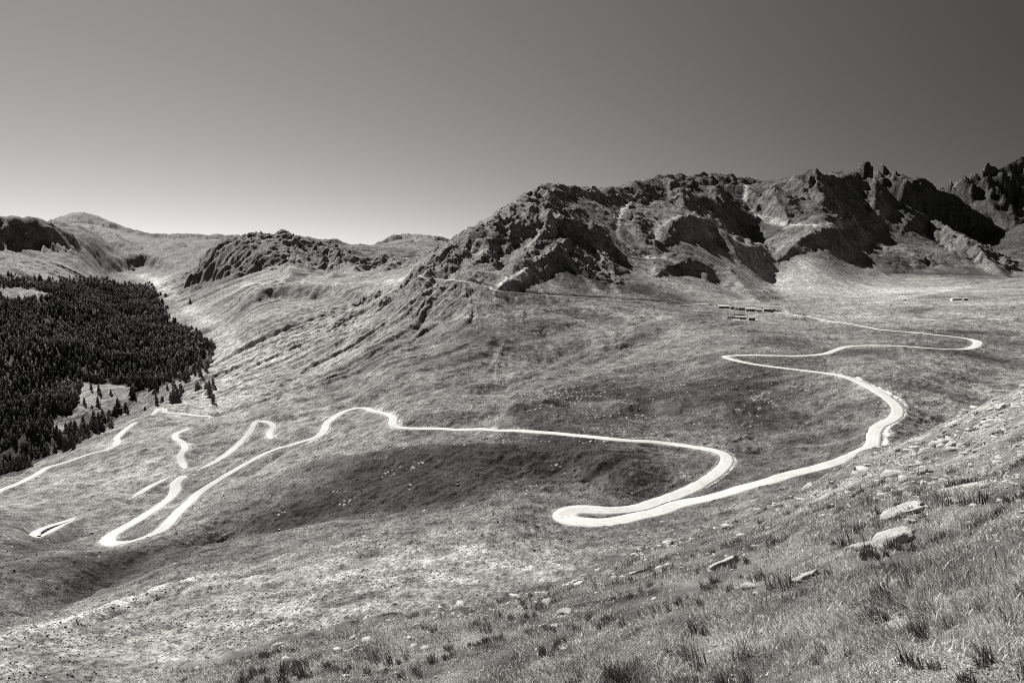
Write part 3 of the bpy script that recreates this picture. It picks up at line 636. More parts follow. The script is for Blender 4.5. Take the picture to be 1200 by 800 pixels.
def empty(name, loc, rz=0):
    o = bpy.data.objects.new(name, None); C.objects.link(o); o.location = loc; o.rotation_euler = (0, 0, rz); o.empty_display_size = 0.5
    return o

# ------------------------------------------------------------------ materials (black and white, faintly warm like the print)
TINT = (1.0, 0.985, 0.95)
class MatB:
    def __init__(s, name):
        s.m = bpy.data.materials.new(name); s.m.use_nodes = True; s.t = s.m.node_tree; s.b = s.t.nodes['Principled BSDF']; s.out = s.t.nodes['Material Output']
        s.b.inputs['Roughness'].default_value = 0.95; s.b.inputs['Specular IOR Level'].default_value = 0.15
    def n(s, ty, **kw):
        x = s.t.nodes.new(ty)
        for k, v in kw.items(): setattr(x, k, v)
        return x
    def l(s, a, b): s.t.links.new(a, b)
    def math(s, op, a, b=None, c=None):
        x = s.n('ShaderNodeMath', operation=op)
        for i, q in enumerate((a, b, c)):
            if q is None: continue
            if isinstance(q, (int, float)): x.inputs[i].default_value = q
            else: s.l(q, x.inputs[i])
        return x.outputs[0]
    def noise(s, scale, detail=6, rough=0.6, vec=None, dist=0.0):
        x = s.n('ShaderNodeTexNoise'); x.inputs['Scale'].default_value = scale; x.inputs['Detail'].default_value = detail; x.inputs['Roughness'].default_value = rough; x.inputs['Distortion'].default_value = dist
        s.l(vec if vec else s.pos(), x.inputs['Vector']); return x.outputs['Fac']
    def pos(s):
        if not hasattr(s, '_p'): s._p = s.n('ShaderNodeTexCoord').outputs['Object']
        return s._p
    def attr(s, nm): return s.n('ShaderNodeAttribute', attribute_name=nm).outputs['Fac']
    def mr(s, v, a, b, c, d):
        x = s.n('ShaderNodeMapRange'); s.l(v, x.inputs[0])
        for i, q in enumerate((a, b, c, d)): x.inputs[1 + i].default_value = q
        return x.outputs[0]
    def grey(s, v):
        x = s.n('ShaderNodeCombineColor')
        for i in range(3): s.l(s.math('MULTIPLY', v, TINT[i]), x.inputs[i])
        s.l(x.outputs[0], s.b.inputs['Base Color']); return x.outputs[0]
    def bump(s, h, strength, dist):
        x = s.n('ShaderNodeBump'); x.inputs['Strength'].default_value = strength; x.inputs['Distance'].default_value = dist
        s.l(h, x.inputs['Height']); s.l(x.outputs[0], s.b.inputs['Normal'])

g = MatB('ground_cover')
a = g.attr('albedo'); ro = g.attr('rock'); stn = g.attr('stones'); far = g.attr('range')
fine = g.noise(0.9, 8, 0.72); mid = g.noise(0.11, 8, 0.68); big = g.noise(0.014, 6, 0.66)
v = g.math('MULTIPLY', g.mr(fine, .32, .68, .1, 1.9), g.mr(mid, .32, .68, .3, 1.7))
v = g.math('MULTIPLY', v, g.mr(big, .3, .7, .65, 1.35))
v = g.math('MULTIPLY', v, a)
# pale stones lying in the turf
vo = g.n('ShaderNodeTexVoronoi'); vo.inputs['Scale'].default_value = 0.42; vo.inputs['Randomness'].default_value = 1; g.l(g.pos(), vo.inputs['Vector'])
stone_m = g.math('MULTIPLY', g.math('LESS_THAN', vo.outputs['Distance'], 0.30), g.math('GREATER_THAN', g.math('ADD', g.noise(0.06, 3, .6), g.math('MULTIPLY', stn, 0.22)), 0.64))
v = g.math('ADD', g.math('MULTIPLY', v, g.math('SUBTRACT', 1, stone_m)), g.math('MULTIPLY', stone_m, 0.36))
g.grey(v)
hh = g.math('ADD', g.math('MULTIPLY', g.noise(0.09, 9, 0.66), 5.0), g.math('MULTIPLY', g.noise(0.7, 7, .72), 1.7))
rb = g.math('MULTIPLY', g.math('MULTIPLY', g.noise(0.045, 9, 0.7, dist=.6), 16.0), ro)
hh = g.math('ADD', hh, rb); hh = g.math('ADD', hh, g.math('MULTIPLY', stone_m, 0.4))
g.bump(g.math('MULTIPLY', hh, far), 0.9, 1.0)
M_GROUND = g.m

g = MatB('road_gravel')
v = g.math('MULTIPLY', g.mr(g.noise(0.5, 8, .7), .3, .7, .82, 1.15), g.mr(g.noise(0.07, 3, .6), .3, .7, .88, 1.08))
tr = g.attr('track')
v = g.math('MULTIPLY', v, g.math('MULTIPLY', tr, 0.47)); g.grey(v); g.bump(g.noise(3, 6, .7), .4, .1)
M_ROAD = g.m

g = MatB('grass_blades')
a = g.attr('albedo'); col = g.grey(a); g.b.inputs['Roughness'].default_value = .6
trn = g.n('ShaderNodeBsdfTranslucent'); g.l(col, trn.inputs[0]); mx = g.n('ShaderNodeMixShader'); mx.inputs[0].default_value = .42
g.l(g.b.outputs[0], mx.inputs[1]); g.l(trn.outputs[0], mx.inputs[2]); g.l(mx.outputs[0], g.out.inputs[0])
M_GRASS = g.m

def rockmat(name, base, sc=3.0):
    g = MatB(name)
    v = g.math('MULTIPLY', g.mr(g.noise(sc, 10, .7), .3, .7, .55, 1.35), base)
    lich = g.mr(g.noise(sc * 4, 6, .6), .58, .66, 1, .55); v = g.math('MULTIPLY', v, lich); g.grey(v)
    g.bump(g.math('ADD', g.noise(sc * 1.5, 10, .72, dist=.5), g.math('MULTIPLY', g.noise(sc * 12, 4, .7), .2)), .9, .12)
    return g.m
M_BOULDER = rockmat('boulder_stone', 0.48, 4.5); M_STONES = rockmat('scree_stone', 0.50, 5)

def foliage(name, base):
    g = MatB(name); v = g.math('MULTIPLY', g.mr(g.noise(0.7, 5, .7), .3, .7, .5, 1.5), base)
    oi = g.n('ShaderNodeObjectInfo'); v = g.math('MULTIPLY', v, g.mr(oi.outputs['Random'], 0, 1, .75, 1.3)); g.grey(v); tr_ = g.n('ShaderNodeBsdfTranslucent'); g.l(g.b.inputs['Base Color'].links[0].from_socket, tr_.inputs[0]); mx = g.n('ShaderNodeMixShader'); mx.inputs[0].default_value = .5; g.l(g.b.outputs[0], mx.inputs[1]); g.l(tr_.outputs[0], mx.inputs[2]); g.l(mx.outputs[0], g.out.inputs[0]); return g.m
M_CROWN = foliage('conifer_needles', 0.13)
def leafy(g):
    src = g.b.inputs['Base Color'].links[0].from_socket; tr_ = g.n('ShaderNodeBsdfTranslucent'); g.l(src, tr_.inputs[0]); mx = g.n('ShaderNodeMixShader'); mx.inputs[0].default_value = .5
    g.l(g.b.outputs[0], mx.inputs[1]); g.l(tr_.outputs[0], mx.inputs[2]); g.l(mx.outputs[0], g.out.inputs[0])
g = MatB('forest_needles'); v = g.math('MULTIPLY', g.mr(g.noise(0.6, 5, .7), .3, .7, .5, 1.5), g.attr('albedo')); g.grey(v); leafy(g); M_FOREST = g.m
g = MatB('bark'); g.grey(g.mr(g.noise(4, 5, .7), .3, .7, .05, .13)); M_BARK = g.m
def wallmat(name, lo, hi, sc=1.2):
    g = MatB(name); vo = g.n('ShaderNodeTexVoronoi'); vo.inputs['Scale'].default_value = sc * 2; g.l(g.pos(), vo.inputs['Vector'])
    v = g.math('ADD', g.mr(g.noise(sc, 6, .7), .3, .7, lo, hi), g.math('MULTIPLY', vo.outputs['Distance'], -0.08)); g.grey(v); g.bump(vo.outputs['Distance'], .6, .15); return g.m
M_WALL = wallmat('dry_stone_masonry', .20, .36); M_WALLP = wallmat('pale_render', .6, .75); M_ROOF = wallmat('stone_slab_roof', .42, .60, .8); M_ROOFP = wallmat('sheet_roof', .65, .8, .3)
g = MatB('dark_timber'); g.grey(g.mr(g.noise(3, 4, .6), .3, .7, .03, .07)); M_DARK = g.m

# ------------------------------------------------------------------ ground sheet
ii = np.arange(NT * NR).reshape(NT, NR) if False else np.arange(len(th) * len(lr)).reshape(len(th), len(lr))
quads = np.stack([ii[:-1, :-1], ii[1:, :-1], ii[1:, 1:], ii[:-1, 1:]], -1).reshape(-1, 4)[:, ::-1]
rng_att = np.where(NEAR, 0.10, np.interp(R, [40, 150, 400, 1500, 5000], [0.25, 0.4, 0.6, 0.55, 0.6]))
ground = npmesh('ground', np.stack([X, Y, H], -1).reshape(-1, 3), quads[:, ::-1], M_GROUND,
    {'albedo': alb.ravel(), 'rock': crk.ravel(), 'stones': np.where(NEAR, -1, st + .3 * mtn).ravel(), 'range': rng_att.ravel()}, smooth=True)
tag(ground, kind='structure')

# ------------------------------------------------------------------ road surfaces
for nm, W, wdt in road_layers:
    T = np.gradient(W[:, :2], axis=0); T /= np.maximum(np.hypot(T[:, 0], T[:, 1]), 1e-6)[:, None]; Nn = np.stack([T[:, 1], -T[:, 0]], 1)
    prof = [(-1, -.35, .55), (-.93, .10, .8), (-.55, .20, 1.06), (-.25, .16, .92), (0, .22, 1.05), (.25, .16, .92), (.55, .20, 1.06), (.93, .10, .8), (1, -.35, .55)]
    if nm == 'road' and len(W) < 200: en = np.minimum(np.arange(len(W)), np.arange(len(W))[::-1]); wdt = wdt * np.clip(.25 + en / 6, 0, 1)
    rag = 1 + 0.10 * perlin(W[:, 0] / 5, W[:, 1] / 5, 7)
    rows = []; trk = []
    for (s, h_, t_) in prof:
        rows.append(np.stack([W[:, 0] + Nn[:, 0] * s * wdt / 2 * rag, W[:, 1] + Nn[:, 1] * s * wdt / 2 * rag, W[:, 2] + h_ ], 1)); trk.append(np.full(len(W), t_))
    co = np.stack(rows, 1).reshape(-1, 3); k = np.arange(len(W) * 9).reshape(len(W), 9)
    q = np.stack([k[:-1, :-1], k[:-1, 1:], k[1:, 1:], k[1:, :-1]], -1).reshape(-1, 4)[:, ::-1]
    tag(npmesh(nm, co, q, M_ROAD, {'track': np.stack(trk, 1).ravel()}, smooth=True), kind='structure')

def ground_z(x, y): return sample(H, np.asarray(x, float), np.asarray(y, float))
def visible_hit(u, v, rmin=60): return hit(H, u, v, rmin)


# ------------------------------------------------------------------ boulders lying in the near slope
from mathutils import noise as mnoise
def rock_mesh(name, sx, sy, sz, seed, facets=9, sub=3, mat=M_BOULDER, rough=.10, link=True):
    """angular block: a ball cut by random planes, then weathered"""
    rr = random.Random(seed); bm = bmesh.new(); bmesh.ops.create_icosphere(bm, subdivisions=sub, radius=1)
    planes = []
    for i in range(facets):
        n_ = Vector((rr.gauss(0, 1), rr.gauss(0, 1), rr.gauss(0, .8))).normalized(); planes.append((n_, rr.uniform(.55, .85)))
    planes.append((Vector((rr.uniform(-.15, .15), rr.uniform(-.15, .15), 1)).normalized(), .6))
    o3 = Vector((seed * 3.1, seed * 1.7, 0))
    for v_ in bm.verts:
        p = v_.co.copy()
        for n_, k_ in planes:
            e_ = p.dot(n_) - k_
            if e_ > 0: p -= n_ * e_ * .98
        p *= 1 + rough * mnoise.fractal(p * 1.8 + o3, 1.0, 2.2, 4)
        v_.co = Vector((p.x * sx, p.y * sy, p.z * sz))
    me = bpy.data.meshes.new(name); bm.to_mesh(me); bm.free(); me.materials.append(mat)
    for p in me.polygons: p.use_smooth = sub > 3
    if not link: return me
    o = bpy.data.objects.new(name, me); C.objects.link(o); return o
def normal_at(x, y, e=0.25):
    a = ground_z(x + e, y) - ground_z(x - e, y); b = ground_z(x, y + e) - ground_z(x, y - e)
    return Vector((-a / (2 * e), -b / (2 * e), 1)).normalized()
def near_hit(u, v):
    q = hit(H, u, v, 1.5, 90); t_ = float(tdir(u, v)[0]); rl = float(np.interp(t_, th, r0)) * .97
    if q is None or math.hypot(q[0], q[1]) > rl:
        x_, y_ = rl * math.sin(t_), rl * math.cos(t_); return x_, y_, float(ground_z(x_, y_))
    return q
def put(o, u, v, sink, rz, tilt=True, rmin=1.5):
    x, y, z = near_hit(u, v); n_ = normal_at(x, y)
    q = Vector((0, 0, 1)).rotation_difference(n_) if tilt else Matrix.Identity(3).to_quaternion()
    o.rotation_mode = 'QUATERNION'; o.rotation_quaternion = q @ Matrix.Rotation(rz, 3, 'Z').to_quaternion()
    o.location = (x, y, float(z) - sink)
    return math.hypot(x, y)
# (u, v, width in sight-line pixels, aspect across, height ratio, sink ratio, label, name)
BOUL = [
 (1128, 572, 46, .5, .20, .35, 'long pale flat slab lying in the turf right of the propped slab', 'slab_rock'),
 (1057, 601, 54, .45, .14, -.75, 'thin pale slab lying across a small block like a shelf', 'slab_rock'),
 (1068, 613, 13, .8, 1.0, .35, 'small upright pale block propping up the thin slab', 'boulder'),
 (1044, 634, 44, .6, .50, .25, 'rounded pale boulder below the propped slab', 'boulder'),
 (1013, 643, 34, .7, .5, .30, 'pale cracked boulder just left of the rounded boulder', 'boulder'),
 (848, 663, 34, .6, .45, .25, 'broad whitish boulder alone in the middle of the grassy slope', 'boulder'),
 (643, 708, 15, .8, .9, .2, 'small upright white rock with a dark hollow at its foot', 'boulder'),
 (664, 719, 17, .8, .6, .25, 'smooth white stone just right of the small upright rock', 'boulder'),
 (637, 733, 9, .8, .6, .25, 'left one of two small white stones side by side in the grass', 'boulder'),
 (649, 733, 9, .8, .6, .25, 'right one of two small white stones side by side in the grass', 'boulder'),
 (674, 674, 14, .7, 1.0, .2, 'pale pointed rock standing on the rim of the grassy slope', 'boulder'),
 (664, 679, 16, .7, .7, .25, 'low grey rock at the left foot of the pointed rim rock', 'boulder'),
 (748, 671, 26, .4, .25, .2, 'narrow tilted slab on the rim right of the pointed rock', 'slab_rock'),
 (776, 666, 20, .6, .5, .25, 'pale rock beside a dark tuft on the upper rim', 'boulder'),
 (945, 676, 24, .7, .45, .3, 'half buried light rock below and left of the cracked boulder', 'boulder'),
 (490, 733, 11, .7, .6, .25, 'lone small white rock near the lower left rim', 'boulder'),
 (395, 769, 10, .7, .5, .25, 'lowest small white rock on the left rim', 'boulder'),
 (1116, 522, 12, .8, 1.1, .2, 'bright upright stone in the scree on the upper right slope', 'boulder'),
 (1176, 478, 11, .8, 1.0, .2, 'bright stone on the skyline of the upper right slope', 'boulder'),
 (1052, 733, 30, .7, .25, .3, 'flat pale rock sunk in long grass at lower right', 'boulder'),
 (948, 568, 16, .7, .6, .25, 'pale rock on the rim below the road bend', 'boulder'),
 (1112, 745, 13, .7, .4, .3, 'little pale stone in the long grass at far right', 'boulder'),
]
rock_spots = []
for k, (u, v, wpx, asp, hr, sk, lab, nm) in enumerate(BOUL):
    q = near_hit(u, v); dist = math.sqrt(q[0] ** 2 + q[1] ** 2 + q[2] ** 2); wm_ = wpx / 800 * dist / 2
    o = rock_mesh(nm, wm_ * 1.25, wm_ * asp * 1.5, wm_ * hr * 1.5, 31 + k, facets=7 if 'slab' in nm else 11, sub=4, rough=.22)
    put(o, u, v, wm_ * hr * sk, random.uniform(-.25, .25), tilt='upright' not in lab)
    tag(o, lab, 'rock'); rock_spots.append((q[0], q[1], wm_ * 1.1))

# ------------------------------------------------------------------ loose stones (scree) on the near slope and the mid slopes: uncountable
def merge(base_list, P, S3, rot, tiltq=None, alb_=None):
    """many copies of small meshes baked into one; base = (verts, tris)"""
    cos, fcs, al, off = [], [], [], 0
    which = rng.integers(0, len(base_list), len(P))
    for b, (bv, bf) in enumerate(base_list):
        m = np.where(which == b)[0]
        if len(m) == 0: continue
        c, s_ = np.cos(rot[m])[:, None], np.sin(rot[m])[:, None]
        v = bv[None] * S3[m][:, None, :]
        x = v[..., 0] * c - v[..., 1] * s_; y = v[..., 0] * s_ + v[..., 1] * c
        v = np.stack([x, y, v[..., 2]], -1) + P[m][:, None, :]
        cos.append(v.reshape(-1, 3)); fcs.append((bf[None] + (np.arange(len(m)) * len(bv))[:, None, None] + off).reshape(-1, bf.shape[1])); off += len(m) * len(bv)
        if alb_ is not None: al.append(np.repeat(alb_[m], len(bv)))
    return np.concatenate(cos), np.concatenate(fcs), (np.concatenate(al) if al else None)
def mesh_arrays(me):
    v = np.empty(len(me.vertices) * 3); me.vertices.foreach_get('co', v); f = np.array([list(p.vertices) for p in me.polygons]); bpy.data.meshes.remove(me); return v.reshape(-1, 3), f
stone_b = [mesh_arrays(rock_mesh('t', 1, .8, .6, 200 + k, facets=8, sub=1, rough=.1, link=False)) for k in range(7)]
def scatter_near(nn, dens, t_lo=-41, t_hi=41, vmax=830):
    """uniform per sight-line area, thinned by dens(u, v, x, y, r)"""
    t = rng.uniform(A(t_lo), A(t_hi), nn); l = rng.uniform(math.log(2.0), math.log(62), nn); r = np.exp(l)
    x, y = r * np.sin(t), r * np.cos(t); z = sample(H, x, y); isn = r < np.interp(t, th, r0) * 1.0
    u, v = project(x, y, z); keep = isn & (rng.random(nn) < dens(u, v, x, y, r)) & (v < vmax)
    return x[keep], y[keep], z[keep], r[keep], u[keep], v[keep]
def d_st(u, v, x, y, r):
    top = sstep(900, 1180, u) * sstep(660, 500, v)
    return np.clip(top * .8 + 0.10 * (perlin(x / 3, y / 3, 3) > .05) + .05 + .35 * sstep(.75, 1, r / np.interp(np.arctan2(x, y), th, r0)) * (perlin(x / 2, y / 2, 5) > 0), 0, 1) * np.clip(r / 14, .15, 1)
x, y, z, r, u, v = (np.concatenate(q) for q in zip(scatter_near(48000, d_st), scatter_near(9000, d_st, 41, 85, 1e9)))
sz = np.exp(rng.normal(math.log(.038), .62, len(x))) * np.clip(r / 16, .5, 1.6)
co, fc, al = merge(stone_b, np.stack([x, y, z + sz * .1], 1), np.stack([sz * rng.uniform(.8, 1.5, len(x)), sz, sz * rng.uniform(.4, 1, len(x))], 1), rng.uniform(0, 6.28, len(x)))
tag(npmesh('scree', co, fc, M_STONES), 'loose pale stones strewn over the near slope', 'stones', kind='stuff')

# ------------------------------------------------------------------ grass
def blades(x, y, z, hgt, wid, lean, az, alb_):
    n_ = len(x); k = 4
    ts = np.array([0, .38, .72, 1.0]); ws = np.array([1, .85, .55, 0.08])
    fx, fy = np.cos(az), np.sin(az); ox, oy = -fy, fx                    # facing across the lean
    V = np.zeros((n_, 8, 3))
    for i in range(4):
        b = lean * ts[i] ** 1.7
        cx = x + fx * b * hgt; cy = y + fy * b * hgt; cz = z + hgt * ts[i] * np.sqrt(np.clip(1 - (lean * ts[i] * .8) ** 2, .1, 1))
        for s_, j in ((-1, 0), (1, 1)):
            V[:, 2 * i + j, 0] = cx + ox * s_ * wid * ws[i]; V[:, 2 * i + j, 1] = cy + oy * s_ * wid * ws[i]; V[:, 2 * i + j, 2] = cz
    base = (np.arange(n_) * 8)[:, None, None]; F_ = np.array([[0, 1, 3, 2], [2, 3, 5, 4], [4, 5, 7, 6]])[None] + base
    return V.reshape(-1, 3), F_.reshape(-1, 4), np.repeat(alb_, 8)
NB = 640000
def d_gr(u, v, x, y, r):
    stony = sstep(960, 1190, u) * sstep(640, 480, v)
    bare = (fbm(x, y, 1.3, 2, 131) > .5) * .5
    return np.clip(1.0 - .75 * stony - bare, .05, 1) * np.clip((r - 1.5) / 2, .2, 1)
g0 = scatter_near(NB, d_gr)
# the slope goes on beyond the frame: beside and below the viewpoint
out_ = lambda u, v, x, y, r: ((np.abs(np.arctan2(x, y)) > A(41)) | (v >= 830)) * 1.0 * d_gr(np.clip(u, 0, 900), np.clip(v, 650, 830), x, y, np.maximum(r, 4))
g1 = scatter_near(230000, out_, -72, 95, 1e9)
x, y, z, r, u, v = (np.concatenate(q) for q in zip(g0, g1))
for (rx, ry, rw) in rock_spots:
    k = np.hypot(x - rx, y - ry) > rw * .8; x, y, z, r, u, v = x[k], y[k], z[k], r[k], u[k], v[k]
clump = fbm(x, y, .55, 2, 140); patch = fbm(x, y, 2.4, 2, 141)
hg = np.clip(.048 + .065 * clump + .045 * patch + rng.normal(0, .025, len(x)), .025, .30) * np.clip(1.05 - .2 * sstep(30, 55, r), .6, 1.1)
wd_ = np.clip(.0022 + .00038 * r, .0022, .03) * rng.uniform(.6, 1.3, len(x))
ln = np.clip(.45 + .45 * rng.random(len(x)) + .25 * perlin(x / 1.1, y / 1.1, 9), .05, .95)
az = math.radians(165) + rng.normal(0, .95, len(x)) + perlin(x / 2.5, y / 2.5, 10) * .9
ab = np.exp(rng.normal(0, .55, len(x))) * np.clip(.47 + .30 * fbm(x, y, .7, 2, 150) + .10 * fbm(x, y, 4, 2, 151), .05, .8)
co, fc, al = blades(x, y, z - .01, hg, wd_, ln, az, np.clip(ab, .03, .85))
tag(npmesh('grass', co, fc, M_GRASS, {'albedo': al}), 'dry wind-bent grass covering the near slope', 'grass', kind='stuff')
# dark tufts
tx_, ty_, tz_, tr_, tu, tv = scatter_near(4200, lambda u, v, x, y, r: (perlin(x / 1.7, y / 1.7, 160) > .1) * 1.0 * np.clip(r / 10, .2, 1))
extra = [(1015, 590), (1020, 592), (920, 690), (905, 688), (1032, 700), (1040, 706), (735, 664), (782, 668), (630, 712), (638, 716), (700, 690), (1020, 650), (1150, 590), (1100, 590), (870, 770), (820, 782), (560, 735), (570, 740), (455, 778), (440, 775), (350, 790), (1060, 690), (990, 640), (905, 640)]
ex = np.array([near_hit(a_, b_) for a_, b_ in extra]); tx_ = np.concatenate([tx_, ex[:, 0]]); ty_ = np.concatenate([ty_, ex[:, 1]]); tz_ = np.concatenate([tz_, ex[:, 2]]); tr_ = np.hypot(tx_, ty_)
nb = 34; big_ = np.concatenate([rng.uniform(.5, 1.0, len(tx_) - len(ex)), np.full(len(ex), 1.35)])
rad = np.repeat(big_ * .10 * np.clip(tr_ / 14, .6, 1.4), nb) * np.sqrt(rng.random(len(tx_) * nb)); an = rng.uniform(0, 6.28, len(rad))
x = np.repeat(tx_, nb) + rad * np.cos(an); y = np.repeat(ty_, nb) + rad * np.sin(an); z = ground_z(x, y); r = np.hypot(x, y)
hg = np.repeat(big_ * .17, nb) * rng.uniform(.5, 1.15, len(x))
co, fc, al = blades(x, y, z - .01, hg, np.clip(.003 + .0004 * r, .003, .03), rng.uniform(.2, .7, len(x)), math.radians(165) + rng.normal(0, .6, len(x)) + .0 * an, np.repeat(rng.uniform(.05, .13, len(tx_)), nb) * rng.uniform(.7, 1.5, len(x)))
tag(npmesh('sedge_tufts', co, fc, M_GRASS, {'albedo': al}), 'dark sedge tufts standing in the paler grass', 'tufts', kind='stuff')

# ------------------------------------------------------------------ tussocks and stones over the slopes beyond
def scatter_far(nn, r_lo, r_hi, dens, t0=-40, t1=40):
    t = rng.uniform(A(t0), A(t1), nn); r = np.exp(rng.uniform(math.log(r_lo), math.log(r_hi), nn))
    x, y = r * np.sin(t), r * np.cos(t); z = sample(H, x, y); u, v = project(x, y, z)
    nearm = r > np.interp(t, th, r0) * 1.3; keep = nearm & (rng.random(nn) < dens(u, v, x, y, r)) & (v < 830) & (u > -60) & (u < 1260)
    return x[keep], y[keep], z[keep], r[keep], u[keep], v[keep]
hum = []
for k in range(5):
    bm = bmesh.new(); bmesh.ops.create_icosphere(bm, subdivisions=1, radius=1)
    for v_ in bm.verts:
        v_.co *= 1 + .35 * mnoise.noise(v_.co * 2 + Vector((k * 5, 0, 0)))
        v_.co.z = max(v_.co.z, -.3) * .75
    me = bpy.data.meshes.new('t'); bm.to_mesh(me); bm.free(); hum.append(mesh_arrays(me))
rdist = lambda x, y: sample(ROADM, x, y)
def d_tu(u, v, x, y, r): return (rdist(x, y) < .05) * np.clip(.55 + .9 * fbm(x, y, 25, 2, 170), .08, 1) * (1 - .6 * sstep(250, 420, r))
x, y, z, r, u, v = scatter_far(170000, 45, 430, d_tu)
sz = np.clip(.05 + .0006 * r, .06, .28) * np.exp(rng.normal(0, .35, len(x)))
co, fc, al = merge(hum, np.stack([x, y, z], 1), np.stack([sz, sz * .9, sz * rng.uniform(.35, .7, len(x))], 1), rng.uniform(0, 6.28, len(x)), alb_=np.clip(np.exp(rng.normal(math.log(.15), .38, len(x))), .04, .4))
tag(npmesh('tussocks', co, fc, M_GRASS, {'albedo': al}), 'countless grass tussocks and heather cushions on the slope below', 'tussocks', kind='stuff')
def d_rk(u, v, x, y, r):
    s_ = sample(st, x, y); return np.where(r > 90, np.clip(s_ * 1.2 - .15, 0, 1) * (fbm(x, y, 22, 2, 180) > -.15) + .015, 0) * (rdist(x, y) < .05)
x, y, z, r, u, v = scatter_far(60000, 90, 1900, d_rk)
sz = np.clip(.0008 * r, .15, 1.3) * np.exp(rng.normal(0, .4, len(x)))
co, fc, al = merge(stone_b, np.stack([x, y, z + sz * .1], 1), np.stack([sz * 1.2, sz, sz * .7], 1), rng.uniform(0, 6.28, len(x)))
tag(npmesh('rock_debris', co, fc, M_STONES), 'broken pale rocks scattered over the pastures', 'stones', kind='stuff')

# ------------------------------------------------------------------ forest
def conifer(seed, tiers, seg, rag):
    """crown of drooping ragged tiers with gaps; height 1, radius ~.2"""
    rr = random.Random(seed); vs, fs = [], []
    for k in range(tiers):
        f0 = .10 + .84 * k / tiers; f1 = min(f0 + 1.55 / tiers, 1.0); rad = .215 * (1 - f0) ** .75 * rr.uniform(.8, 1.15) + .015
        ph = rr.uniform(0, 6.28)
        for j in range(seg):
            if rr.random() < .10: continue
            a0 = ph + 6.283 * j / seg; a1 = a0 + 6.283 / seg * rr.uniform(.8, 1.25); am = (a0 + a1) / 2; rj = rad * rr.uniform(1 - rag, 1 + rag); dz = rr.uniform(-.03, .02)
            b = len(vs); vs += [(math.cos(a0) * rad * .25, math.sin(a0) * rad * .25, f1), (math.cos(a0) * rj * .8, math.sin(a0) * rj * .8, f0 + dz + .02), (math.cos(am) * rj * 1.15, math.sin(am) * rj * 1.15, f0 + dz - .015), (math.cos(a1) * rj * .8, math.sin(a1) * rj * .8, f0 + dz + .02), (math.cos(am) * rad * .2, math.sin(am) * rad * .2, f0 + .01)]
            fs += [(b, b + 1, b + 2), (b, b + 2, b + 3), (b + 4, b + 2, b + 1), (b + 4, b + 3, b + 2)]
    b = len(vs); vs += [(0.02, 0, .9), (-.01, .017, .9), (-.01, -.017, .9), (0, 0, 1.03)]; fs += [(b, b + 1, b + 3), (b + 1, b + 2, b + 3), (b + 2, b, b + 3)]
    return np.array(vs), np.array(fs)
nn = 110000
x = rng.uniform(-2600, -120, nn); y = rng.uniform(560, 3300, nn); z = ground_z(x, y); u, v = project(x, y, z); r = np.hypot(x, y)
gap = fbm(x, y, 60, 2, 190)
jx = 9 * perlin(x / 45, y / 45, 201) + 5 * perlin(x / 16, y / 16, 202); jy = 7 * perlin(x / 45, y / 45, 203) + 4 * perlin(x / 16, y / 16, 204)
core = pip(u + jx + 13, v + jy + 5, FPOLY); keep = pip(u + jx, v + jy, FPOLY) & (core | (rng.random(nn) < .35)) & ~pip(u, v, CLEAR1) & ~pip(u, v, CLEAR2) & (r > 690) & (u > -70) & (gap < .62)
band = (u > 120) & (u < 255) & (v > 415) & (v < 478) & (r > 700) & (r < 1500) & (rng.random(nn) < .10) & (perlin(x / 30, y / 30, 210) > .05)
keep |= band & ~pip(u, v, CLEAR2)
# the far woodland edge thins out
thin = np.clip(1 - .75 * sstep(345, 325, v), .15, 1); rim = sstep(183, 160, u) + (v > 372); keep &= rng.random(nn) < thin
x, y, z, r, u, v = (q[keep] for q in (x, y, z, r, u, v))
# one tree per 7 m cell
cell = np.unique((np.floor(x / 7.0) * 100000 + np.floor(y / 7.0)).astype(np.int64), return_index=True)[1]; x, y, z, r, u, v = (q[cell] for q in (x, y, z, r, u, v))
hgt = np.clip(rng.normal(14.5, 3.2, len(x)), 7, 23)
# those that show largest: the ones nearest the viewpoint with nothing in front
e_top = (z + hgt) / r; col_i = np.clip(np.searchsorted(th, np.arctan2(x, y)), 0, len(th) - 1); rj = np.exp(lr)
hor = np.array([np.max((H[i_] / rj)[(rj < rr_ - 15) & (rj > 60)]) for i_, rr_ in zip(col_i, r)]) if len(x) < 60000 else np.full(len(x), -1)
vis = (e_top - np.maximum(hor, z / r)) * 800
score = np.where((u > 0) & (vis > 1.5), np.minimum(vis, hgt / r * 800) - 0.0, -1)
# scattered single trees (edge of the wood, meadow and stream bank): pixel of the foot, height in metres
SINGLES = [(223, 357, 22, 'lone dark spruce on the pale slope right of the valley stream'), (221, 446, 15, 'squat dark conifer at the top end of the valley edge'), (229, 441, 13, 'slim conifer standing at the last corner of the wood'),
 (184, 476, 12, 'small conifer just above the far road bend'), (183, 469, 13, 'upper of two conifers above the far road bend'), (170, 481, 7, 'small bush-like conifer left of the far road bend'), (196, 456, 9, 'low conifer on the stream bank above the road bend'),
 (107, 458, 13, 'leftmost conifer of the pair at the head of the meadow'), (116, 460, 14, 'right conifer of the pair at the head of the meadow'), (115, 476, 16, 'tall narrow conifer in the middle of the meadow'), (99, 475, 13, 'conifer on the left margin of the meadow'), (108, 479, 7, 'smallest conifer inside the meadow'), (130, 462, 9, 'bushy young conifer near the right margin of the meadow')]
sx_ = []
for (a_, b_, h_, lab) in SINGLES:
    q = hit(H, a_, b_, 640, 4000); q = q or hit(H, a_, b_ - 6, 500, 4000)
    sx_.append((q[0], q[1], float(ground_z(q[0], q[1])), h_, lab))
order = np.argsort(-score)[:300 - len(sx_)]
order = order[score[order] > 0]
rest = np.ones(len(x), bool); rest[order] = False
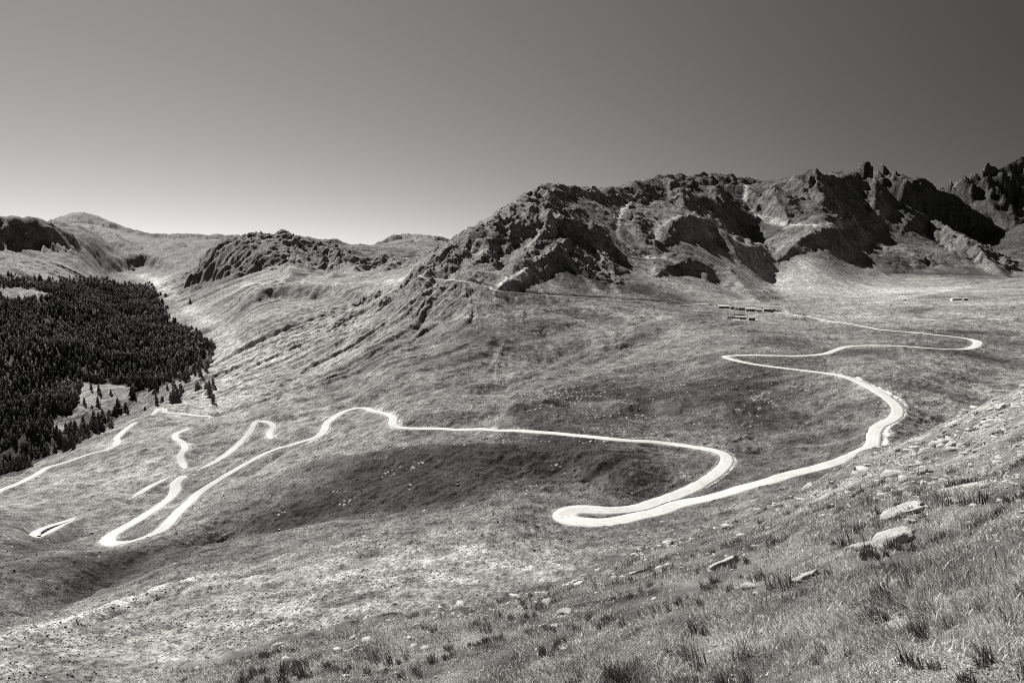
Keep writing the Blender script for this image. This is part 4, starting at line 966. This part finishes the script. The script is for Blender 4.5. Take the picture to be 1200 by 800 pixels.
low = [conifer(k, 5, 6, .3) for k in range(8)]
S3 = np.stack([hgt * rng.uniform(1.1, 1.7, len(x)), hgt * rng.uniform(1.1, 1.7, len(x)), hgt], 1)
co, fc, al = merge(low, np.stack([x, y, z - .3], 1)[rest], S3[rest], rng.uniform(0, 6.28, rest.sum()), alb_=np.clip(rng.normal(.16, .05, rest.sum()) * (1 + .7 * fbm(x[rest], y[rest], 110, 3, 206)), .04, .30))
tag(npmesh('forest', co, fc, M_FOREST, {'albedo': al}), 'dense dark conifer forest filling the valley side', 'forest', kind='stuff')
crowns = []
for k in range(6):
    v_, f_ = conifer(40 + k, 9, 9, .35); crowns.append(npmesh('crown', v_, f_, M_CROWN, link=False))
def trunk_mesh():
    bm = bmesh.new(); bmesh.ops.create_cone(bm, cap_ends=True, segments=7, radius1=.018, radius2=.004, depth=.9)
    for v_ in bm.verts: v_.co.z += .43
    me = bpy.data.meshes.new('trunk'); bm.to_mesh(me); bm.free(); me.materials.append(M_BARK); return me
trunk = trunk_mesh()
def make_tree(x_, y_, z_, h_, k, label, group):
    t = bpy.data.objects.new('conifer_tree', None); C.objects.link(t); t.location = (x_, y_, z_ - .2); t.scale = (h_ * random.uniform(.9, 1.3),) * 2 + (h_,); t.rotation_euler = (0, 0, random.uniform(0, 6.28))
    t['label'] = label; t['category'] = 'tree'
    if group: t['group'] = group
    for nm_, me_ in (('crown', crowns[k % 6]), ('trunk', trunk)):
        c = bpy.data.objects.new(nm_, me_); C.objects.link(c); c.parent = t
def zone(u_, v_):
    if v_ < 452: return 'dark conifer in the wood edge above the meadow and the far road bend', 'conifers at the upper wood edge'
    if u_ > 122: return 'dark conifer in the dense clump between the meadow and the far road bend', 'conifers of the clump beside the meadow'
    if u_ > 78: return 'dark conifer in the strip of wood below the meadow, right above the road slope', 'conifers below the meadow'
    if u_ > 38: return 'dark conifer in the wood left of the meadow, over the long far road', 'conifers left of the meadow'
    return 'dark conifer in the lowest corner of the wood at the left border', 'conifers in the lowest corner of the wood'
for k, i_ in enumerate(order):
    make_tree(x[i_], y[i_], z[i_], hgt[i_], k, *zone(u[i_], v[i_]))
for k, (x_, y_, z_, h_, lab) in enumerate(sx_): make_tree(x_, y_, z_, h_, k + 2, lab, 'single conifers outside the wood')

# ------------------------------------------------------------------ buildings
def box(bm, x0, x1, y0, y1, z0, z1, jit=0):
    v = [bm.verts.new((x_ + random.uniform(-jit, jit), y_ + random.uniform(-jit, jit), z_ + (random.uniform(-jit, jit) if z_ == z1 else 0))) for x_ in (x0, x1) for y_ in (y0, y1) for z_ in (z0, z1)]
    for f in ((0, 1, 3, 2), (4, 6, 7, 5), (0, 4, 5, 1), (2, 3, 7, 6), (0, 2, 6, 4), (1, 5, 7, 3)): bm.faces.new([v[i] for i in f])
def bobj(nm, bm, mat, parent):
    bmesh.ops.recalc_face_normals(bm, faces=bm.faces); me = bpy.data.meshes.new(nm); bm.to_mesh(me); bm.free(); me.materials.append(mat)
    o = bpy.data.objects.new(nm, me); C.objects.link(o); o.parent = parent; return o
def house(name, u, v, L, D, h, rise, yaw, label, cat, wall=M_WALL, roof=M_ROOF, doors=1, wins=2, ruin=False, group=None, chimney=False):
    L *= 1.22; h *= 1.35; rise *= 0.95
    q = hit(H, u, v, 500, 2500); e = empty(name, (q[0], q[1], float(ground_z(q[0], q[1])) - .4), yaw); tag(e, label, cat, group)
    w = .55; bm = bmesh.new()
    zs = -1.0
    if ruin:
        n_ = 7
        for i in range(n_):
            a0, a1 = -L / 2 + L * i / n_, -L / 2 + L * (i + 1) / n_
            box(bm, a0, a1 - .002, -D / 2, -D / 2 + w, zs, h * random.uniform(.35, 1)); box(bm, a0, a1 - .002, D / 2 - w, D / 2, zs, h * random.uniform(.3, .95))
        for s_ in (-1, 1): box(bm, s_ * L / 2 - w / 2, s_ * L / 2 + w / 2, -D / 2 + w + .01, D / 2 - w - .01, zs, h * random.uniform(.6, 1.2))
        bobj('wall', bm, wall, e); bm = bmesh.new()
        for i in range(5):
            bmesh.ops.create_icosphere(bm, subdivisions=1, radius=random.uniform(.5, .9), matrix=Matrix.Translation((random.uniform(-L / 2, L / 2) * .8, random.uniform(-.3, .3) * D, random.uniform(-.3, .2))))
        bobj('rubble', bm, M_STONES, e); return e
    # walls with real openings on the front (towards -y)
    ops = []; n_ = doors + wins
    for i in range(n_):
        cx = -L / 2 + L * (i + .5) / n_; isd = (i == n_ // 2) if doors == 1 else (i % 2 == 0)
        ops.append((cx - (.55 if isd else .4), cx + (.55 if isd else .4), 0 if isd else h * .42, min(h * .84, 2.1) if isd else h * .8, isd))
    cur = -L / 2
    for (a0, a1, z0, z1, isd) in ops:
        box(bm, cur, a0, -D / 2, -D / 2 + w, zs, h); box(bm, a0, a1, -D / 2, -D / 2 + w, z1, h)
        box(bm, a0, a1, -D / 2, -D / 2 + w, zs, z0 + (.4 if isd else 0)); cur = a1
    box(bm, cur, L / 2, -D / 2, -D / 2 + w, zs, h); box(bm, -L / 2, L / 2, D / 2 - w, D / 2, zs, h)
    for s_ in (-1, 1):
        xa, xb = (s_ * L / 2 - w, s_ * L / 2) if s_ > 0 else (-L / 2, -L / 2 + w)
        box(bm, xa, xb, -D / 2 + w, D / 2 - w, zs, h)
        pr = [(-D / 2, h), (D / 2, h), (0, h + rise - .05)]; va = [bm.verts.new((xa, p[0], p[1])) for p in pr]; vb = [bm.verts.new((xb, p[0], p[1])) for p in pr]
        bm.faces.new(va); bm.faces.new(vb[::-1])
        for i in range(3): bm.faces.new([va[i], vb[i], vb[(i + 1) % 3], va[(i + 1) % 3]])
    bobj('wall', bm, wall, e)
    for (a0, a1, z0, z1, isd) in ops:
        bm = bmesh.new(); box(bm, a0, a1, -D / 2 + .22, -D / 2 + .30, z0 + (.4 if isd else 0), z1)
        p_ = bobj('door' if isd else 'window', bm, M_DARK, e)
        if isd:
            bm = bmesh.new(); box(bm, a0 + .12, a0 + .2, -D / 2 + .14, -D / 2 + .215, 1.25, 1.4); bobj('handle', bm, M_WALLP, p_)
        else:
            bm = bmesh.new(); box(bm, a0 - .1, a1 + .1, -D / 2 - .12, -D / 2 + .1, z0 - .12, z0 - .01); bobj('sill', bm, M_ROOFP, p_)
    bm = bmesh.new(); ov = .45; sl = rise / (D / 2)
    for s_ in (-1, 1):
        ns_ = max(int(L / 1.2), 3)
        for i in range(ns_):
            a0 = -L / 2 - ov + (L + 2 * ov) * i / ns_; a1 = -L / 2 - ov + (L + 2 * ov) * (i + 1) / ns_ - .01; jt = random.uniform(0, .07)
            pts_ = [(0, h + rise + jt), (s_ * (D / 2 + ov), h - sl * ov + jt), (s_ * (D / 2 + ov), h - sl * ov + jt + .16), (0, h + rise + jt + .18)]
            va = [bm.verts.new((a0, p[0], p[1])) for p in pts_]; vb = [bm.verts.new((a1, p[0], p[1])) for p in pts_]
            bm.faces.new(va); bm.faces.new(vb[::-1])
            for j in range(4): bm.faces.new([va[j], vb[j], vb[(j + 1) % 4], va[(j + 1) % 4]])
    rf_ = bobj('roof', bm, roof, e)
    if chimney:
        bm = bmesh.new(); box(bm, L * .25, L * .25 + .8, -.4, .4, h + rise - .4, h + rise + 1.1); bobj('chimney', bm, wall, rf_)
    return e
yw = math.radians(-8)
G1 = 'stone huts of the mountain hamlet'
HAM = [(848, 361, 13, 6, 2.6, 1.9, 'long low stone barn at the left end of the upper hut row', 2, 2),
 (858, 361.5, 5, 5, 2.6, 2.0, 'narrow stone hut between the left end barn and the first gap of the upper row', 1, 0),
 (869, 363, 8, 6, 3.0, 2.2, 'taller stone hut third from the left in the upper row', 1, 1),
 (879, 364, 11, 6, 2.6, 1.9, 'stone barn in the middle of the upper row directly above the lower huts', 1, 2),
 (889, 365, 7, 6, 2.4, 1.7, 'low stone hut right of the middle barn in the upper row', 1, 1),
 (899, 365, 9, 7, 3.2, 2.3, 'broad stone house with chimney near the right end of the upper row', 1, 2)]
for k, (u_, v_, L_, D_, h_, r_, lab, dn, wn) in enumerate(HAM):
    house('stone_hut', u_, v_, L_, D_, h_, r_, yw + random.uniform(-.05, .05), lab, 'hut', doors=dn, wins=wn, group=G1, chimney=(k == 5), roof=M_ROOFP if k in (0, 3) else M_ROOF)
house('ruined_hut', 864, 362.5, 5, 5, 2.6, 0, yw, 'roofless ruin squeezed between huts left of the taller hut', 'ruin', ruin=True, group=G1)
house('ruined_hut', 907, 364.5, 7, 5, 3.0, 0, yw, 'roofless ruin at the right end of the upper row', 'ruin', ruin=True, group=G1)
house('ruined_hut', 866, 369, 12, 4, 1.6, 0, yw, 'long ruined wall line between the two hut rows', 'ruin', ruin=True, group=G1)
house('ruined_hut', 857, 373, 9, 5, 2.4, 0, yw, 'roofless ruin at the left of the lower row', 'ruin', ruin=True, group=G1)
house('stone_hut', 868, 374, 11, 5, 2.4, 1.6, yw, 'dark stone barn in the lower row left of the bright roofed hut', 'hut', doors=1, wins=2, group=G1)
house('stone_hut', 880, 375, 7, 6, 2.8, 2.1, yw + .2, 'hut with a bright roof at the right of the lower row', 'hut', doors=1, wins=1, roof=M_ROOFP, group=G1)
house('farmhouse', 1120, 352, 14, 7, 3.0, 1.6, math.radians(2), 'lone white walled farmhouse on the plateau far right', 'farmhouse', wall=M_WALLP, doors=1, wins=3, chimney=True)
house('stone_shed', 1131, 352, 6, 6, 2.8, 1.8, math.radians(-10), 'dark stone shed just right of the white farmhouse', 'shed', doors=1, wins=0)
print('trees', len(order), 'forest', int(rest.sum()))
